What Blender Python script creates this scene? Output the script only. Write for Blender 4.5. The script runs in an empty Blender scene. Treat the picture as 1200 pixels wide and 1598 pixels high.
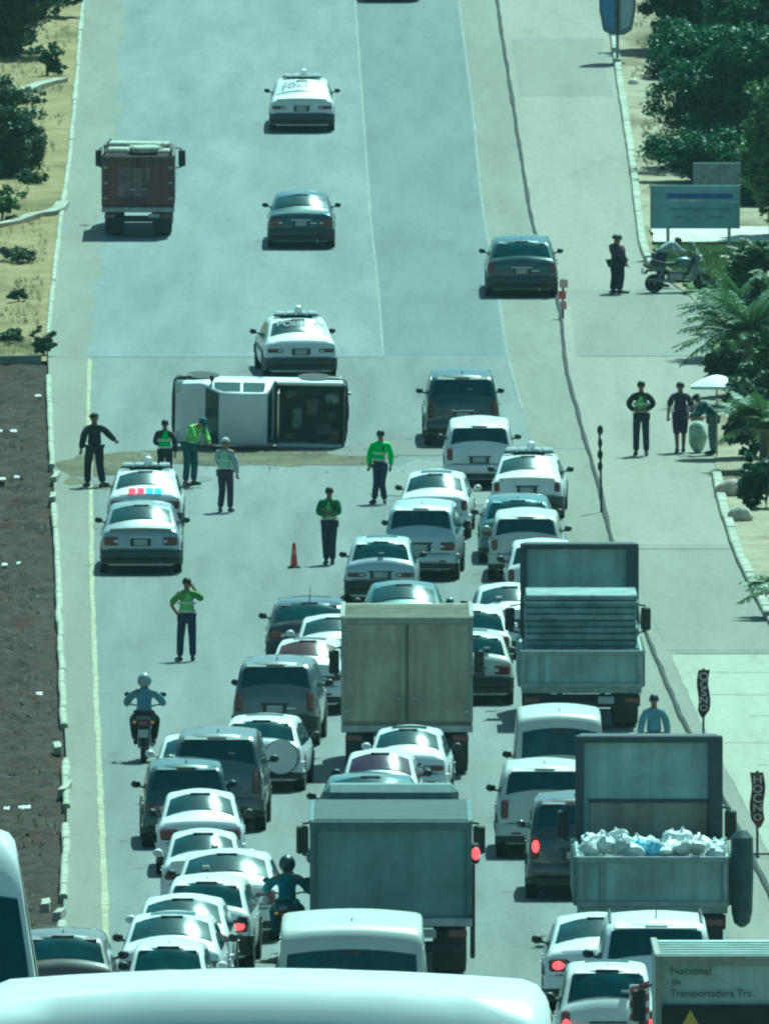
import bpy, math, random
import numpy as np
from mathutils import Vector, Matrix, noise as mnoise

random.seed(7)
RNG = np.random.default_rng(11)
R = math.radians
sc = bpy.context.scene
COL = sc.collection

# ------------------------------------------------------------------ camera, sky, sun, exposure
PITCH = 0.026            # camera looks down by this many radians
FPX = 30000.0            # focal length in photograph pixels (1200 x 1598): a very long lens
CAMZ = 18.0
HAZE = 0.00006           # density of the haze added to lift the dark tones
cam = bpy.data.cameras.new('Camera')
cam.sensor_fit = 'VERTICAL'
cam.sensor_height = 24.0
cam.lens = FPX / 1598.0 * 24.0
cam.clip_start = 1.0
cam.clip_end = 6000.0
camo = bpy.data.objects.new('Camera', cam)
COL.objects.link(camo)
camo.location = (0, 0, CAMZ)
camo.rotation_euler = (math.pi / 2 - PITCH, 0, 0)
sc.camera = camo

SUN_EL, SUN_AZ = R(60), R(22)     # azimuth measured from +Y towards +X
world = bpy.data.worlds.new('World')
sc.world = world
world.use_nodes = True
wn = world.node_tree
for n in list(wn.nodes):
    wn.nodes.remove(n)
sky = wn.nodes.new('ShaderNodeTexSky')
sky.sky_type = 'NISHITA'
sky.sun_disc = False
sky.sun_elevation = SUN_EL
sky.sun_rotation = SUN_AZ
sky.air_density = 1.0
sky.dust_density = 2.0
bg = wn.nodes.new('ShaderNodeBackground')
bg.inputs['Strength'].default_value = 0.065
wo = wn.nodes.new('ShaderNodeOutputWorld')
wn.links.new(sky.outputs[0], bg.inputs[0])
wn.links.new(bg.outputs[0], wo.inputs[0])

sun = bpy.data.lights.new('Sun', 'SUN')
sun.energy = 5.0
sun.angle = R(0.53)
sun.color = (1.0, 0.965, 0.90)
suno = bpy.data.objects.new('Sun', sun)
COL.objects.link(suno)
sdir = Vector((math.sin(SUN_AZ) * math.cos(SUN_EL), math.cos(SUN_AZ) * math.cos(SUN_EL), math.sin(SUN_EL)))
suno.rotation_euler = sdir.to_track_quat('Z', 'Y').to_euler()
suno.location = (30, 350, 90)

vs = sc.view_settings
sc.display_settings.display_device = 'sRGB'
vs.view_transform = 'Standard'
vs.look = 'None'
vs.gamma = 1.0
vs.use_curve_mapping = False
vs.exposure = 0.50
# the photograph's own white balance is cool and green
vs.use_white_balance = True
vs.white_balance_temperature = 4780
vs.white_balance_tint = -46
sc.cycles.filter_width = 2.3
sc.cycles.max_bounces = 6
sc.cycles.volume_bounces = 0
sc.cycles.diffuse_bounces = 3
sc.cycles.glossy_bounces = 3
sc.cycles.caustics_reflective = False
sc.cycles.caustics_refractive = False

# ------------------------------------------------------------------ the lie of the land
_KY = np.array([-400, -200, 0, 200, 465, 700, 900, 1035, 1250, 1500, 1700, 1850.])
_KS = np.array([41.0, 44.7, 48.5, 52.5, 58.5, 64.3, 70.0, 75.0, 84.5, 96.5, 107.0, 115.5])


def _pchip(x, y):
    h = np.diff(x); d = np.diff(y) / h
    m = np.zeros_like(y)
    m[0], m[-1] = d[0], d[-1]
    for i in range(1, len(x) - 1):
        w1, w2 = 2 * h[i] + h[i - 1], h[i] + 2 * h[i - 1]
        m[i] = 0 if d[i - 1] * d[i] <= 0 else (w1 + w2) / (w1 / d[i - 1] + w2 / d[i])

    def f(q):
        q = np.asarray(q, float)
        i = np.clip(np.searchsorted(x, q) - 1, 0, len(x) - 2)
        t = (q - x[i]) / h[i]
        a = (1 + 2 * t) * (1 - t) ** 2 * y[i] + t * (1 - t) ** 2 * h[i] * m[i]
        b = t * t * (3 - 2 * t) * y[i + 1] + t * t * (t - 1) * h[i] * m[i + 1]
        r = a + b
        r = np.where(q < x[0], y[0] + m[0] * (q - x[0]), r)
        return np.where(q > x[-1], y[-1] + m[-1] * (q - x[-1]), r)
    return f


SCALE = _pchip(_KY, _KS)        # metres-to-pixels of the road surface at a picture height
_cp, _sp = math.cos(PITCH), math.sin(PITCH)


def cam2world(X, d, zc):
    return Vector((X, d * _cp + zc * _sp, -d * _sp + zc * _cp + CAMZ))


_yy = np.arange(1850, -401, -2.0)
_s = SCALE(_yy)
_d = FPX / _s
_zc = (799 - _yy) / _s
_PY = _d * _cp + _zc * _sp
_PZ = -_d * _sp + _zc * _cp + CAMZ
# near side of the dip, under and in front of the camera
_y1, _z1, _m1 = _PY[0], _PZ[0], (_PZ[1] - _PZ[0]) / (_PY[1] - _PY[0])
_y0, _z0, _m0 = 60.0, CAMZ - 5.6, -0.022
_t = np.linspace(0, 1, 60)[:-1]
_h = _y1 - _y0
_nz = ((1 + 2 * _t) * (1 - _t) ** 2 * _z0 + _t * (1 - _t) ** 2 * _h * _m0 + _t * _t * (3 - 2 * _t) * _z1 + _t * _t * (_t - 1) * _h * _m1)
_ny = _y0 + _h * _t
_far_g = (_PZ[-1] - _PZ[-4]) / (_PY[-1] - _PY[-4])
TY = np.concatenate([[-60.0], _ny, _PY, [_PY[-1] + 60, _PY[-1] + 200, _PY[-1] + 900]])
TZ = np.concatenate([[_z0 + 0.022 * 120], _nz, _PZ, [_PZ[-1] + 60 * _far_g, _PZ[-1] + 150 * _far_g, _PZ[-1] + 180 * _far_g]])


def gz(Y):
    return float(np.interp(Y, TY, TZ))


def slope(Y):
    return (gz(Y + 1.5) - gz(Y - 1.5)) / 3.0


def G(px, py, dz=0.0):
    """ground point under a place in the photograph"""
    s = float(SCALE(py))
    v = cam2world((px - 600.0) / s, FPX / s, (799 - py) / s)
    v.z = gz(v.y) + dz
    return v


def ground_matrix(p, yaw):
    """frame standing on the road: x right, y heading, z up from the slope"""
    g = slope(p.y)
    hx, hy = -math.sin(yaw), math.cos(yaw)
    f = Vector((hx, hy, g * hy)).normalized()
    n = Vector((0, -g, 1)).normalized()
    x = f.cross(n).normalized()
    n = x.cross(f)
    M = Matrix((x, f, n)).transposed().to_4x4()
    M.translation = p
    return M


# ------------------------------------------------------------------ materials
def nt(name):
    m = bpy.data.materials.new(name)
    m.use_nodes = True
    t = m.node_tree
    return m, t, t.nodes['Principled BSDF']


def ramp_mix(t, fac, c1, c2, lo=0.35, hi=0.65):
    r = t.nodes.new('ShaderNodeValToRGB')
    r.color_ramp.elements[0].position = lo
    r.color_ramp.elements[1].position = hi
    r.color_ramp.elements[0].color = (*c1, 1)
    r.color_ramp.elements[1].color = (*c2, 1)
    t.links.new(fac, r.inputs[0])
    return r.outputs[0]


def tex_noise(t, scale, detail=4, coord='Object', stretch=None, rough=0.55):
    tc = t.nodes.new('ShaderNodeTexCoord')
    src = tc.outputs[coord]
    if stretch:
        mp = t.nodes.new('ShaderNodeMapping')
        mp.inputs['Scale'].default_value = stretch
        t.links.new(src, mp.inputs[0])
        src = mp.outputs[0]
    n = t.nodes.new('ShaderNodeTexNoise')
    n.inputs['Scale'].default_value = scale
    n.inputs['Detail'].default_value = detail
    n.inputs['Roughness'].default_value = rough
    t.links.new(src, n.inputs['Vector'])
    return n.outputs['Fac']


def mulmix(t, a, b, fac=1.0, mode='MULTIPLY'):
    m = t.nodes.new('ShaderNodeMix')
    m.data_type = 'RGBA'
    m.blend_type = mode
    m.inputs[0].default_value = fac
    t.links.new(a, m.inputs[6])
    t.links.new(b, m.inputs[7])
    return m.outputs[2]


def add_bump(t, p, fac, strength=0.3, dist=0.02):
    b = t.nodes.new('ShaderNodeBump')
    b.inputs['Strength'].default_value = strength
    b.inputs['Distance'].default_value = dist
    t.links.new(fac, b.inputs['Height'])
    t.links.new(b.outputs[0], p.inputs['Normal'])


_MC = {}


def simple(name, col, rough=0.6, metal=0.0, var=0.15, scale=6.0, coat=0.0, spec=0.5):
    if name in _MC:
        return _MC[name]
    m, t, p = nt(name)
    c = tuple(col)
    f = tex_noise(t, scale, 5)
    lo = tuple(v * (1 - var) for v in c)
    hi = tuple(min(1, v * (1 + var)) for v in c)
    t.links.new(ramp_mix(t, f, lo, hi), p.inputs['Base Color'])
    p.inputs['Roughness'].default_value = rough
    p.inputs['Metallic'].default_value = metal
    p.inputs['Coat Weight'].default_value = coat
    p.inputs['Specular IOR Level'].default_value = spec
    _MC[name] = m
    return m


def paint(name, col, rough=0.32, metal=0.0):
    """car paint with road dust"""
    if name in _MC:
        return _MC[name]
    m, t, p = nt(name)
    base = tuple(col)
    f = tex_noise(t, 2.3, 6)
    dust = tuple(v * 0.82 + 0.045 for v in base)
    c = ramp_mix(t, f, base, dust, 0.42, 0.72)
    t.links.new(c, p.inputs['Base Color'])
    f2 = tex_noise(t, 5.0, 4)
    mr = t.nodes.new('ShaderNodeMapRange')
    mr.inputs[3].default_value = rough * 0.8
    mr.inputs[4].default_value = rough * 1.5
    t.links.new(f2, mr.inputs[0])
    t.links.new(mr.outputs[0], p.inputs['Roughness'])
    p.inputs['Metallic'].default_value = metal
    p.inputs['Coat Weight'].default_value = 0.25 if max(base) > .5 else 0.9
    p.inputs['Coat Roughness'].default_value = 0.06
    _MC[name] = m
    return m


def weathered(name, col, rough=0.65, amt=.35):
    if name in _MC:
        return _MC[name]
    m, t, p = nt(name)
    lo = tuple(v * (1 - amt) for v in col)
    hi = tuple(min(1, v * (1 + amt * .6)) for v in col)
    a = ramp_mix(t, tex_noise(t, 4.0, 6, stretch=(1, 1, .12)), lo, hi, .3, .7)
    b = ramp_mix(t, tex_noise(t, 1.1, 7, rough=.7), (.62, .60, .55), (1, 1, 1), .36, .58)
    t.links.new(mulmix(t, a, b, .8), p.inputs['Base Color'])
    p.inputs['Roughness'].default_value = rough
    add_bump(t, p, tex_noise(t, 2.5, 3), .15, .03)
    _MC[name] = m
    return m


def emit(name, col, strength):
    if name in _MC:
        return _MC[name]
    m, t, p = nt(name)
    p.inputs['Base Color'].default_value = (*[v * 0.5 for v in col], 1)
    p.inputs['Emission Color'].default_value = (*col, 1)
    p.inputs['Emission Strength'].default_value = strength
    _MC[name] = m
    return m


def glass_dark(name, col=(0.010, 0.040, 0.046), rough=0.13):
    if name in _MC:
        return _MC[name]
    m, t, p = nt(name)
    f = tex_noise(t, 3.0, 4)
    t.links.new(ramp_mix(t, f, col, tuple(v * 1.8 + 0.004 for v in col), 0.4, 0.75), p.inputs['Base Color'])
    p.inputs['Roughness'].default_value = rough
    p.inputs['IOR'].default_value = 1.5
    _MC[name] = m
    return m


def asphalt(name, c1, c2, streak=0.10):
    m, t, p = nt(name)
    big = ramp_mix(t, tex_noise(t, 0.45, 6, stretch=(1, 0.035, 1)), c1, c2, 0.25, 0.75)
    fine = ramp_mix(t, tex_noise(t, 45.0, 3), (0.72, 0.72, 0.72), (1.0, 1.0, 1.0), 0.25, 0.75)
    a = mulmix(t, big, fine, 0.6)
    gr = ramp_mix(t, tex_noise(t, 9.0, 6, stretch=(1, .16, 1), rough=.75), (0.80, 0.80, 0.80), (1.08, 1.08, 1.08), 0.3, 0.7)
    a = mulmix(t, a, gr, 0.7)
    st = ramp_mix(t, tex_noise(t, 1.1, 4, stretch=(1, 0.015, 1)), (1 - streak * 2,) * 3, (1, 1, 1), 0.35, 0.62)
    a = mulmix(t, a, st, 1.0)
    patch = ramp_mix(t, tex_noise(t, 1.3, 8, stretch=(1, 0.06, 1), rough=0.75), (0.80, 0.80, 0.79), (1, 1, 1), 0.34, 0.48)
    a = mulmix(t, a, patch, 0.7)
    # fine cracks
    tc = t.nodes.new('ShaderNodeTexCoord')
    vo = t.nodes.new('ShaderNodeTexVoronoi')
    vo.feature = 'DISTANCE_TO_EDGE'
    vo.inputs['Scale'].default_value = 0.22
    mp = t.nodes.new('ShaderNodeMapping')
    mp.inputs['Scale'].default_value = (1, 0.35, 1)
    t.links.new(tc.outputs['Object'], mp.inputs[0])
    t.links.new(mp.outputs[0], vo.inputs['Vector'])
    cr = ramp_mix(t, vo.outputs['Distance'], (0.72, 0.72, 0.71), (1, 1, 1), 0.0, 0.008)
    a = mulmix(t, a, cr, 0.28)
    t.links.new(a, p.inputs['Base Color'])
    p.inputs['Roughness'].default_value = 0.85
    p.inputs['Specular IOR Level'].default_value = 0.3
    add_bump(t, p, tex_noise(t, 60, 3), 0.25, 0.01)
    return m


def earth(name, c1, c2, c3, s=0.7):
    m, t, p = nt(name)
    a = ramp_mix(t, tex_noise(t, s, 8, rough=0.65), c1, c2, 0.35, 0.62)
    b = ramp_mix(t, tex_noise(t, s * 0.45, 6, stretch=(1, 0.4, 1)), (0, 0, 0), (1, 1, 1), 0.52, 0.66)
    mx = t.nodes.new('ShaderNodeMix')
    mx.data_type = 'RGBA'
    t.links.new(b, mx.inputs[0])
    t.links.new(a, mx.inputs[6])
    mx.inputs[7].default_value = (*c3, 1)
    fine = ramp_mix(t, tex_noise(t, 14.0, 4), (0.6, 0.6, 0.6), (1.0, 1.0, 1.0), 0.3, 0.7)
    t.links.new(mulmix(t, mx.outputs[2], fine, 0.8), p.inputs['Base Color'])
    p.inputs['Roughness'].default_value = 0.95
    p.inputs['Specular IOR Level'].default_value = 0.1
    add_bump(t, p, tex_noise(t, 9, 6), 0.7, 0.06)
    return m


def leafmat(name, c1, c2, trans=0.25):
    if name in _MC:
        return _MC[name]
    m, t, p = nt(name)
    a = ramp_mix(t, tex_noise(t, 1.3, 5), c1, c2, 0.35, 0.65)
    t.links.new(a, p.inputs['Base Color'])
    p.inputs['Roughness'].default_value = 0.55
    tr = t.nodes.new('ShaderNodeBsdfTranslucent')
    t.links.new(a, tr.inputs[0])
    ms = t.nodes.new('ShaderNodeMixShader')
    ms.inputs[0].default_value = trans
    t.links.new(p.outputs[0], ms.inputs[1])
    t.links.new(tr.outputs[0], ms.inputs[2])
    t.links.new(ms.outputs[0], t.nodes['Material Output'].inputs[0])
    _MC[name] = m
    return m


M_ROAD = asphalt('asphalt_upper', (0.195, 0.21, 0.205), (0.255, 0.265, 0.26), 0.10)
M_ROAD2 = asphalt('asphalt_lower', (0.18, 0.185, 0.175), (0.235, 0.24, 0.23), 0.12)
M_SHOULDER = asphalt('shoulder_paving', (0.215, 0.205, 0.165), (0.26, 0.248, 0.20), 0.07)
M_STREET = asphalt('side_street_concrete', (0.265, 0.24, 0.195), (0.315, 0.285, 0.24), 0.04)
M_STREET2 = asphalt('side_street_grey', (0.22, 0.205, 0.175), (0.26, 0.245, 0.21), 0.04)
M_PAVE = asphalt('sidewalk_concrete', (0.34, 0.325, 0.26), (0.42, 0.405, 0.33), 0.04)
M_KERB = simple('kerb_concrete', (0.34, 0.325, 0.26), 0.9, var=0.25, scale=2.0)
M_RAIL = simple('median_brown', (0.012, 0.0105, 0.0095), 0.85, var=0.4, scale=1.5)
M_LINE = simple('worn_yellow_paint', (0.30, 0.275, 0.175), 0.8, var=0.35, scale=4.0)
M_WLINE = simple('worn_pale_paint', (0.218, 0.222, 0.20), 0.8, var=0.3, scale=3.0)
M_TAN = earth('dry_verge', (0.26, 0.19, 0.095), (0.36, 0.275, 0.15), (0.12, 0.11, 0.045))
M_SAND = earth('sandy_soil', (0.30, 0.25, 0.17), (0.42, 0.36, 0.26), (0.18, 0.14, 0.09))
M_SOIL = earth('dark_soil', (0.030, 0.023, 0.019), (0.075, 0.058, 0.045), (0.062, 0.032, 0.024), 2.2)
M_GROUND = earth('scrub_ground', (0.16, 0.15, 0.09), (0.24, 0.21, 0.13), (0.08, 0.10, 0.05))
M_BLACK = simple('black_plastic', (0.018, 0.02, 0.02), 0.55)
M_DARK = simple('dark_underbody', (0.012, 0.013, 0.013), 0.8)
M_TYRE = simple('tyre_rubber', (0.02, 0.02, 0.02), 0.85)
M_RIM = simple('wheel_rim', (0.35, 0.35, 0.35), 0.35, 0.8)
M_GLASS = glass_dark('tinted_glass')
M_RED = simple('tail_lamp_red', (0.10, 0.010, 0.010), 0.2, coat=0.5)
M_BRAKE = emit('brake_lamp_lit', (1.0, 0.06, 0.08), 1.5)
M_HEAD = simple('headlamp_clear', (0.6, 0.62, 0.62), 0.12, coat=0.5)
M_PLATE = simple('plate_white', (0.36, 0.37, 0.35), 0.5)
M_METAL = simple('galvanised_metal', (0.30, 0.31, 0.31), 0.45, 0.7)
M_CHROME = simple('chrome_trim', (0.6, 0.6, 0.6), 0.15, 1.0)

# ------------------------------------------------------------------ mesh builder
class MB:
    def __init__(self):
        self.v, self.f = [], []

    def add(self, vs_, fs_):
        o = len(self.v)
        self.v += [tuple(p) for p in vs_]
        self.f += [tuple(i + o for i in q) for q in fs_]
        return self

    def box(self, c, s, b=0.0, rot=None):
        hx, hy, hz = s[0] / 2, s[1] / 2, s[2] / 2
        if b <= 0:
            vv = [(x, y, z) for x in (-hx, hx) for y in (-hy, hy) for z in (-hz, hz)]
            ff = [(0, 1, 3, 2), (4, 6, 7, 5), (0, 4, 5, 1), (2, 3, 7, 6), (0, 2, 6, 4), (1, 5, 7, 3)]
        else:
            b = min(b, hx * .9, hy * .9, hz * .9)
            vv, idx = [], {}
            for sx in (-1, 1):
                for sy in (-1, 1):
                    for sz in (-1, 1):
                        for a in range(3):
                            e = [hx - b, hy - b, hz - b]
                            e[a] = (hx, hy, hz)[a]
                            idx[(sx, sy, sz, a)] = len(vv)
                            vv.append((sx * e[0], sy * e[1], sz * e[2]))
            ff = []
            for a in range(3):
                o1, o2 = [k for k in range(3) if k != a]
                for sa in (-1, 1):
                    q = []
                    for u, w in ((-1, -1), (1, -1), (1, 1), (-1, 1)):
                        k = [0, 0, 0]
                        k[a], k[o1], k[o2] = sa, u, w
                        q.append(idx[(*k, a)])
                    ff.append(tuple(q))
                for u in (-1, 1):
                    for w in (-1, 1):
                        k0, k1 = [0, 0, 0], [0, 0, 0]
                        k0[a], k1[a] = -1, 1
                        k0[o1] = k1[o1] = u
                        k0[o2] = k1[o2] = w
                        ff.append((idx[(*k0, o1)], idx[(*k1, o1)], idx[(*k1, o2)], idx[(*k0, o2)]))
            for sx in (-1, 1):
                for sy in (-1, 1):
                    for sz in (-1, 1):
                        ff.append(tuple(idx[(sx, sy, sz, a)] for a in range(3)))
        if rot is not None:
            vv = [rot @ Vector(p) for p in vv]
        vv = [(p[0] + c[0], p[1] + c[1], p[2] + c[2]) for p in vv]
        return self.add(vv, ff)

    def tube(self, pts, rad, n=8, caps=True):
        pts = [Vector(p) for p in pts]
        if not hasattr(rad, '__len__'):
            rad = [rad] * len(pts)
        rings = []
        up = Vector((0, 0, 1))
        for i, p in enumerate(pts):
            d = (pts[min(i + 1, len(pts) - 1)] - pts[max(i - 1, 0)]).normalized()
            a = d.cross(up)
            if a.length < 1e-3:
                a = d.cross(Vector((0, 1, 0)))
            a.normalize()
            b = d.cross(a)
            rings.append([p + (a * math.cos(2 * math.pi * k / n) + b * math.sin(2 * math.pi * k / n)) * rad[i] for k in range(n)])
        vv = [p for r in rings for p in r]
        ff = [(i * n + k, i * n + (k + 1) % n, (i + 1) * n + (k + 1) % n, (i + 1) * n + k) for i in range(len(pts) - 1) for k in range(n)]
        if caps:
            ff += [tuple(range(n - 1, -1, -1)), tuple((len(pts) - 1) * n + k for k in range(n))]
        return self.add(vv, ff)

    def lathe(self, prof, c, axis='x', n=20):
        """prof: (along axis, radius)"""
        vv = []
        for a, r in prof:
            for k in range(n):
                t = 2 * math.pi * k / n
                u, w = r * math.cos(t), r * math.sin(t)
                q = {'x': (a, u, w), 'y': (u, a, w), 'z': (u, w, a)}[axis]
                vv.append((q[0] + c[0], q[1] + c[1], q[2] + c[2]))
        m = len(prof)
        ff = [(i * n + k, i * n + (k + 1) % n, (i + 1) * n + (k + 1) % n, (i + 1) * n + k) for i in range(m - 1) for k in range(n)]
        ff += [tuple(range(n - 1, -1, -1)), tuple((m - 1) * n + k for k in range(n))]
        return self.add(vv, ff)

    def ell(self, c, r, n=12, m=8, z0=-1.0, z1=1.0):
        vv = []
        for i in range(m + 1):
            a = math.asin(max(-1, min(1, z0 + (z1 - z0) * i / m))) if (z0 > -1 or z1 < 1) else -math.pi / 2 + math.pi * i / m
            for k in range(n):
                t = 2 * math.pi * k / n
                vv.append((c[0] + r[0] * math.cos(a) * math.cos(t), c[1] + r[1] * math.cos(a) * math.sin(t), c[2] + r[2] * math.sin(a)))
        ff = [(i * n + k, i * n + (k + 1) % n, (i + 1) * n + (k + 1) % n, (i + 1) * n + k) for i in range(m) for k in range(n)]
        ff += [tuple(range(n - 1, -1, -1)), tuple(m * n + k for k in range(n))]
        return self.add(vv, ff)

    def grid(self, rows):
        h, w = len(rows), len(rows[0])
        return self.add([p for r in rows for p in r],
                        [(i * w + k, i * w + k + 1, (i + 1) * w + k + 1, (i + 1) * w + k) for i in range(h - 1) for k in range(w - 1)])

    def prism(self, outline, a0, a1, axis='x'):
        """2-D outline extruded along an axis"""
        n = len(outline)
        def mk(a, u, w):
            return {'x': (a, u, w), 'y': (u, a, w), 'z': (u, w, a)}[axis]
        vv = [mk(a0, *p) for p in outline] + [mk(a1, *p) for p in outline]
        ff = [(k, (k + 1) % n, n + (k + 1) % n, n + k) for k in range(n)]
        ff += [tuple(range(n - 1, -1, -1)), tuple(n + k for k in range(n))]
        return self.add(vv, ff)

    def mesh(self, name, smooth=35):
        me = bpy.data.meshes.new(name)
        me.from_pydata(self.v, [], self.f)
        import bmesh
        bm = bmesh.new()
        bm.from_mesh(me)
        bmesh.ops.recalc_face_normals(bm, faces=bm.faces)
        bm.to_mesh(me)
        bm.free()
        if smooth:
            me.polygons.foreach_set('use_smooth', [True] * len(me.polygons))
            me.set_sharp_from_angle(angle=R(smooth))
        me.update()
        return me

    def build(self, name, mat, parent=None, smooth=35):
        me = self.mesh(name, smooth)
        me.materials.append(mat)
        o = bpy.data.objects.new(name, me)
        COL.objects.link(o)
        if parent is not None:
            o.parent = parent
        return o


def link_mesh(name, me, parent=None, loc=(0, 0, 0)):
    o = bpy.data.objects.new(name, me)
    COL.objects.link(o)
    if parent is not None:
        o.parent = parent
    o.location = loc
    return o


def tag(o, label=None, cat=None, group=None, kind=None):
    if label: o['label'] = label
    if cat: o['category'] = cat
    if group: o['group'] = group
    if kind: o['kind'] = kind
    return o


def empty(name, label, cat, M, group=None):
    o = bpy.data.objects.new(name, None)
    COL.objects.link(o)
    o.empty_display_size = 0.3
    o.matrix_world = M
    return tag(o, label, cat, group)


def lettering(name, body, size, mat, parent, loc, rot, extrude=0.003, align='CENTER', sx=1.0):
    cu = bpy.data.curves.new(name, 'FONT')
    cu.body = body
    cu.size = size
    cu.extrude = extrude
    cu.align_x = align
    cu.align_y = 'CENTER'
    o = bpy.data.objects.new(name, cu)
    COL.objects.link(o)
    dg = bpy.context.evaluated_depsgraph_get()
    me = bpy.data.meshes.new_from_object(o.evaluated_get(dg))
    bpy.data.objects.remove(o)
    me.materials.clear()
    me.materials.append(mat)
    q = link_mesh(name, me, parent, loc)
    q.rotation_euler = rot
    q.scale = (sx, 1, 1)
    return q


FOOT = []


def footprint(name, M, W, L):
    p, f = M.translation, M.to_3x3() @ Vector((0, 1, 0))
    FOOT.append((name, p.x, p.y, f.x, f.y, W, L))


# ------------------------------------------------------------------ ground, roads, kerbs
def curve_X(pts):
    """polyline in the photograph -> function X(Y) on the ground"""
    w = [G(*p) for p in pts]
    w.sort(key=lambda v: v.y)
    ys = np.array([v.y for v in w]); xs = np.array([v.x for v in w])

    def f(Y):
        if Y < ys[0]:
            k = max(0.0, (ys[0] - Y)); return xs[0] + (xs[0] - xs[1]) / (ys[1] - ys[0]) * min(k, 20)
        if Y > ys[-1]:
            return xs[-1] + (xs[-1] - xs[-2]) / (ys[-1] - ys[-2]) * min(Y - ys[-1], 25)
        return float(np.interp(Y, ys, xs))
    # light smoothing so bends are not kinks
    return lambda Y: (f(Y - 5) + f(Y - 2.5) + f(Y) + f(Y + 2.5) + f(Y + 5)) / 5


def const_plus(f, a):
    return lambda Y: f(Y) + a


def strip(name, fl, fr, y0, y1, dz, mat, step=2.0, nx=2, wob=0.0, parent=None):
    mb = MB()
    n = max(2, int(abs(y1 - y0) / step) + 1)
    rows = []
    for i in range(n):
        Y = y0 + (y1 - y0) * i / (n - 1)
        a, b = fl(Y), fr(Y)
        if wob:
            a += wob * mnoise.noise((Y * 0.9, 3.1, 0)); b += wob * mnoise.noise((Y * 0.9, 8.7, 0))
        rows.append([(a + (b - a) * k / (nx - 1), Y, gz(Y) + dz) for k in range(nx)])
    mb.grid(rows)
    o = mb.build(name, mat, parent, smooth=60)
    if parent is None:
        tag(o, kind='structure')
    return o


KERB_L = curve_X([(131, -200), (130, 0), (121, 120), (108, 260), (96, 340), (84, 440), (74, 545), (79, 650), (84, 760), (92, 900), (95, 1000), (99, 1100), (104, 1200), (104, 1330), (98, 1420), (90, 1600)])
MEDIAN = curve_X([(748, -200), (775, 0), (803, 180), (830, 350), (876, 490), (881, 570), (905, 660), (938, 770), (952, 840), (1002, 975), (1072, 1140), (1135, 1260), (1195, 1385), (1300, 1600)])
STREET_R = curve_X([(925, -200), (948, 0), (962, 97), (985, 250), (1003, 400), (1040, 445), (1105, 475), (1120, 560), (1112, 680), (1118, 760), (1148, 860), (1195, 955), (1330, 1180), (1500, 1500)])
YLINE = curve_X([(140, 555), (138, 640), (142, 760), (143, 900), (149, 1050), (155, 1200), (163, 1380), (166, 1480), (175, 1700)])
YMAX = float(_PY[-1]) + 180
YV = G(600, 565).y
YNEAR = -40.0

ms = strip('ground', lambda Y: -260, lambda Y: 260, -60, YMAX + 500, -0.45, M_GROUND, 6.0, 3)
SEAM = G(600, 557).y
strip('road_lower', lambda Y: KERB_L(Y) + 0.01, lambda Y: MEDIAN(Y) + 0.004, YNEAR, SEAM, 0.0, M_ROAD2)
strip('road_upper', lambda Y: KERB_L(Y) + 0.01, lambda Y: MEDIAN(Y) + 0.004, SEAM, YMAX, 0.0, M_ROAD)
# paler shoulder strips
strip('shoulder_left_upper', lambda Y: KERB_L(Y) + 0.02, curve_X([(200, -200), (195, 0), (185, 180), (165, 330), (150, 450), (142, 556)]), SEAM, YMAX, 0.004, M_SHOULDER, wob=0.35)
strip('shoulder_left_lower', lambda Y: KERB_L(Y) + 0.02, const_plus(YLINE, -0.05), 150, SEAM - 0.1, 0.004, M_SHOULDER)
LANE2 = curve_X([(700, -200), (716, 0), (738, 170), (752, 320), (775, 440), (792, 560), (815, 640)])
strip('shoulder_right', LANE2, lambda Y: MEDIAN(Y) - 0.01, G(600, 700).y, YMAX, 0.004, M_SHOULDER, wob=0.06)
strip('shoulder_right_lower', lambda Y: MEDIAN(Y) - 1.0, lambda Y: MEDIAN(Y) - 0.01, 200, G(600, 702).y, 0.004, M_SHOULDER, wob=0.06)
strip('edge_line_yellow', const_plus(YLINE, -0.045), const_plus(YLINE, 0.06), 200, SEAM - 0.3, 0.008, M_LINE, wob=0.035)
LANE1 = curve_X([(540, -200), (554, 0), (566, 170), (578, 340), (590, 450), (597, 545)])
strip('lane_seam_line', const_plus(LANE1, -0.022), const_plus(LANE1, 0.022), SEAM + 0.5, YMAX, 0.006, M_WLINE, wob=0.02)
strip('edge_line_right', const_plus(LANE2, -0.025), const_plus(LANE2, 0.025), G(600, 640).y, YMAX, 0.010, M_WLINE, wob=0.02)
# resurfaced middle band, a touch darker, right of the seam line
strip('asphalt_band', const_plus(LANE1, 0.06), const_plus(LANE2, -0.07), SEAM + 0.4, YMAX, 0.004, asphalt('asphalt_band', (0.155, 0.17, 0.168), (0.19, 0.205, 0.203), 0.07))
strip('road_joint', lambda Y: KERB_L(Y) + 0.2, lambda Y: -0.2, SEAM - 0.12, SEAM + 0.12, 0.007, simple('joint_dark', (0.15, 0.155, 0.15), 0.9))
# scraped dirt and spilled fluid where the pickup slid
dirt = earth('spilled_dirt', (0.13, 0.115, 0.075), (0.19, 0.165, 0.11), (0.075, 0.07, 0.05), 1.2)


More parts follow.
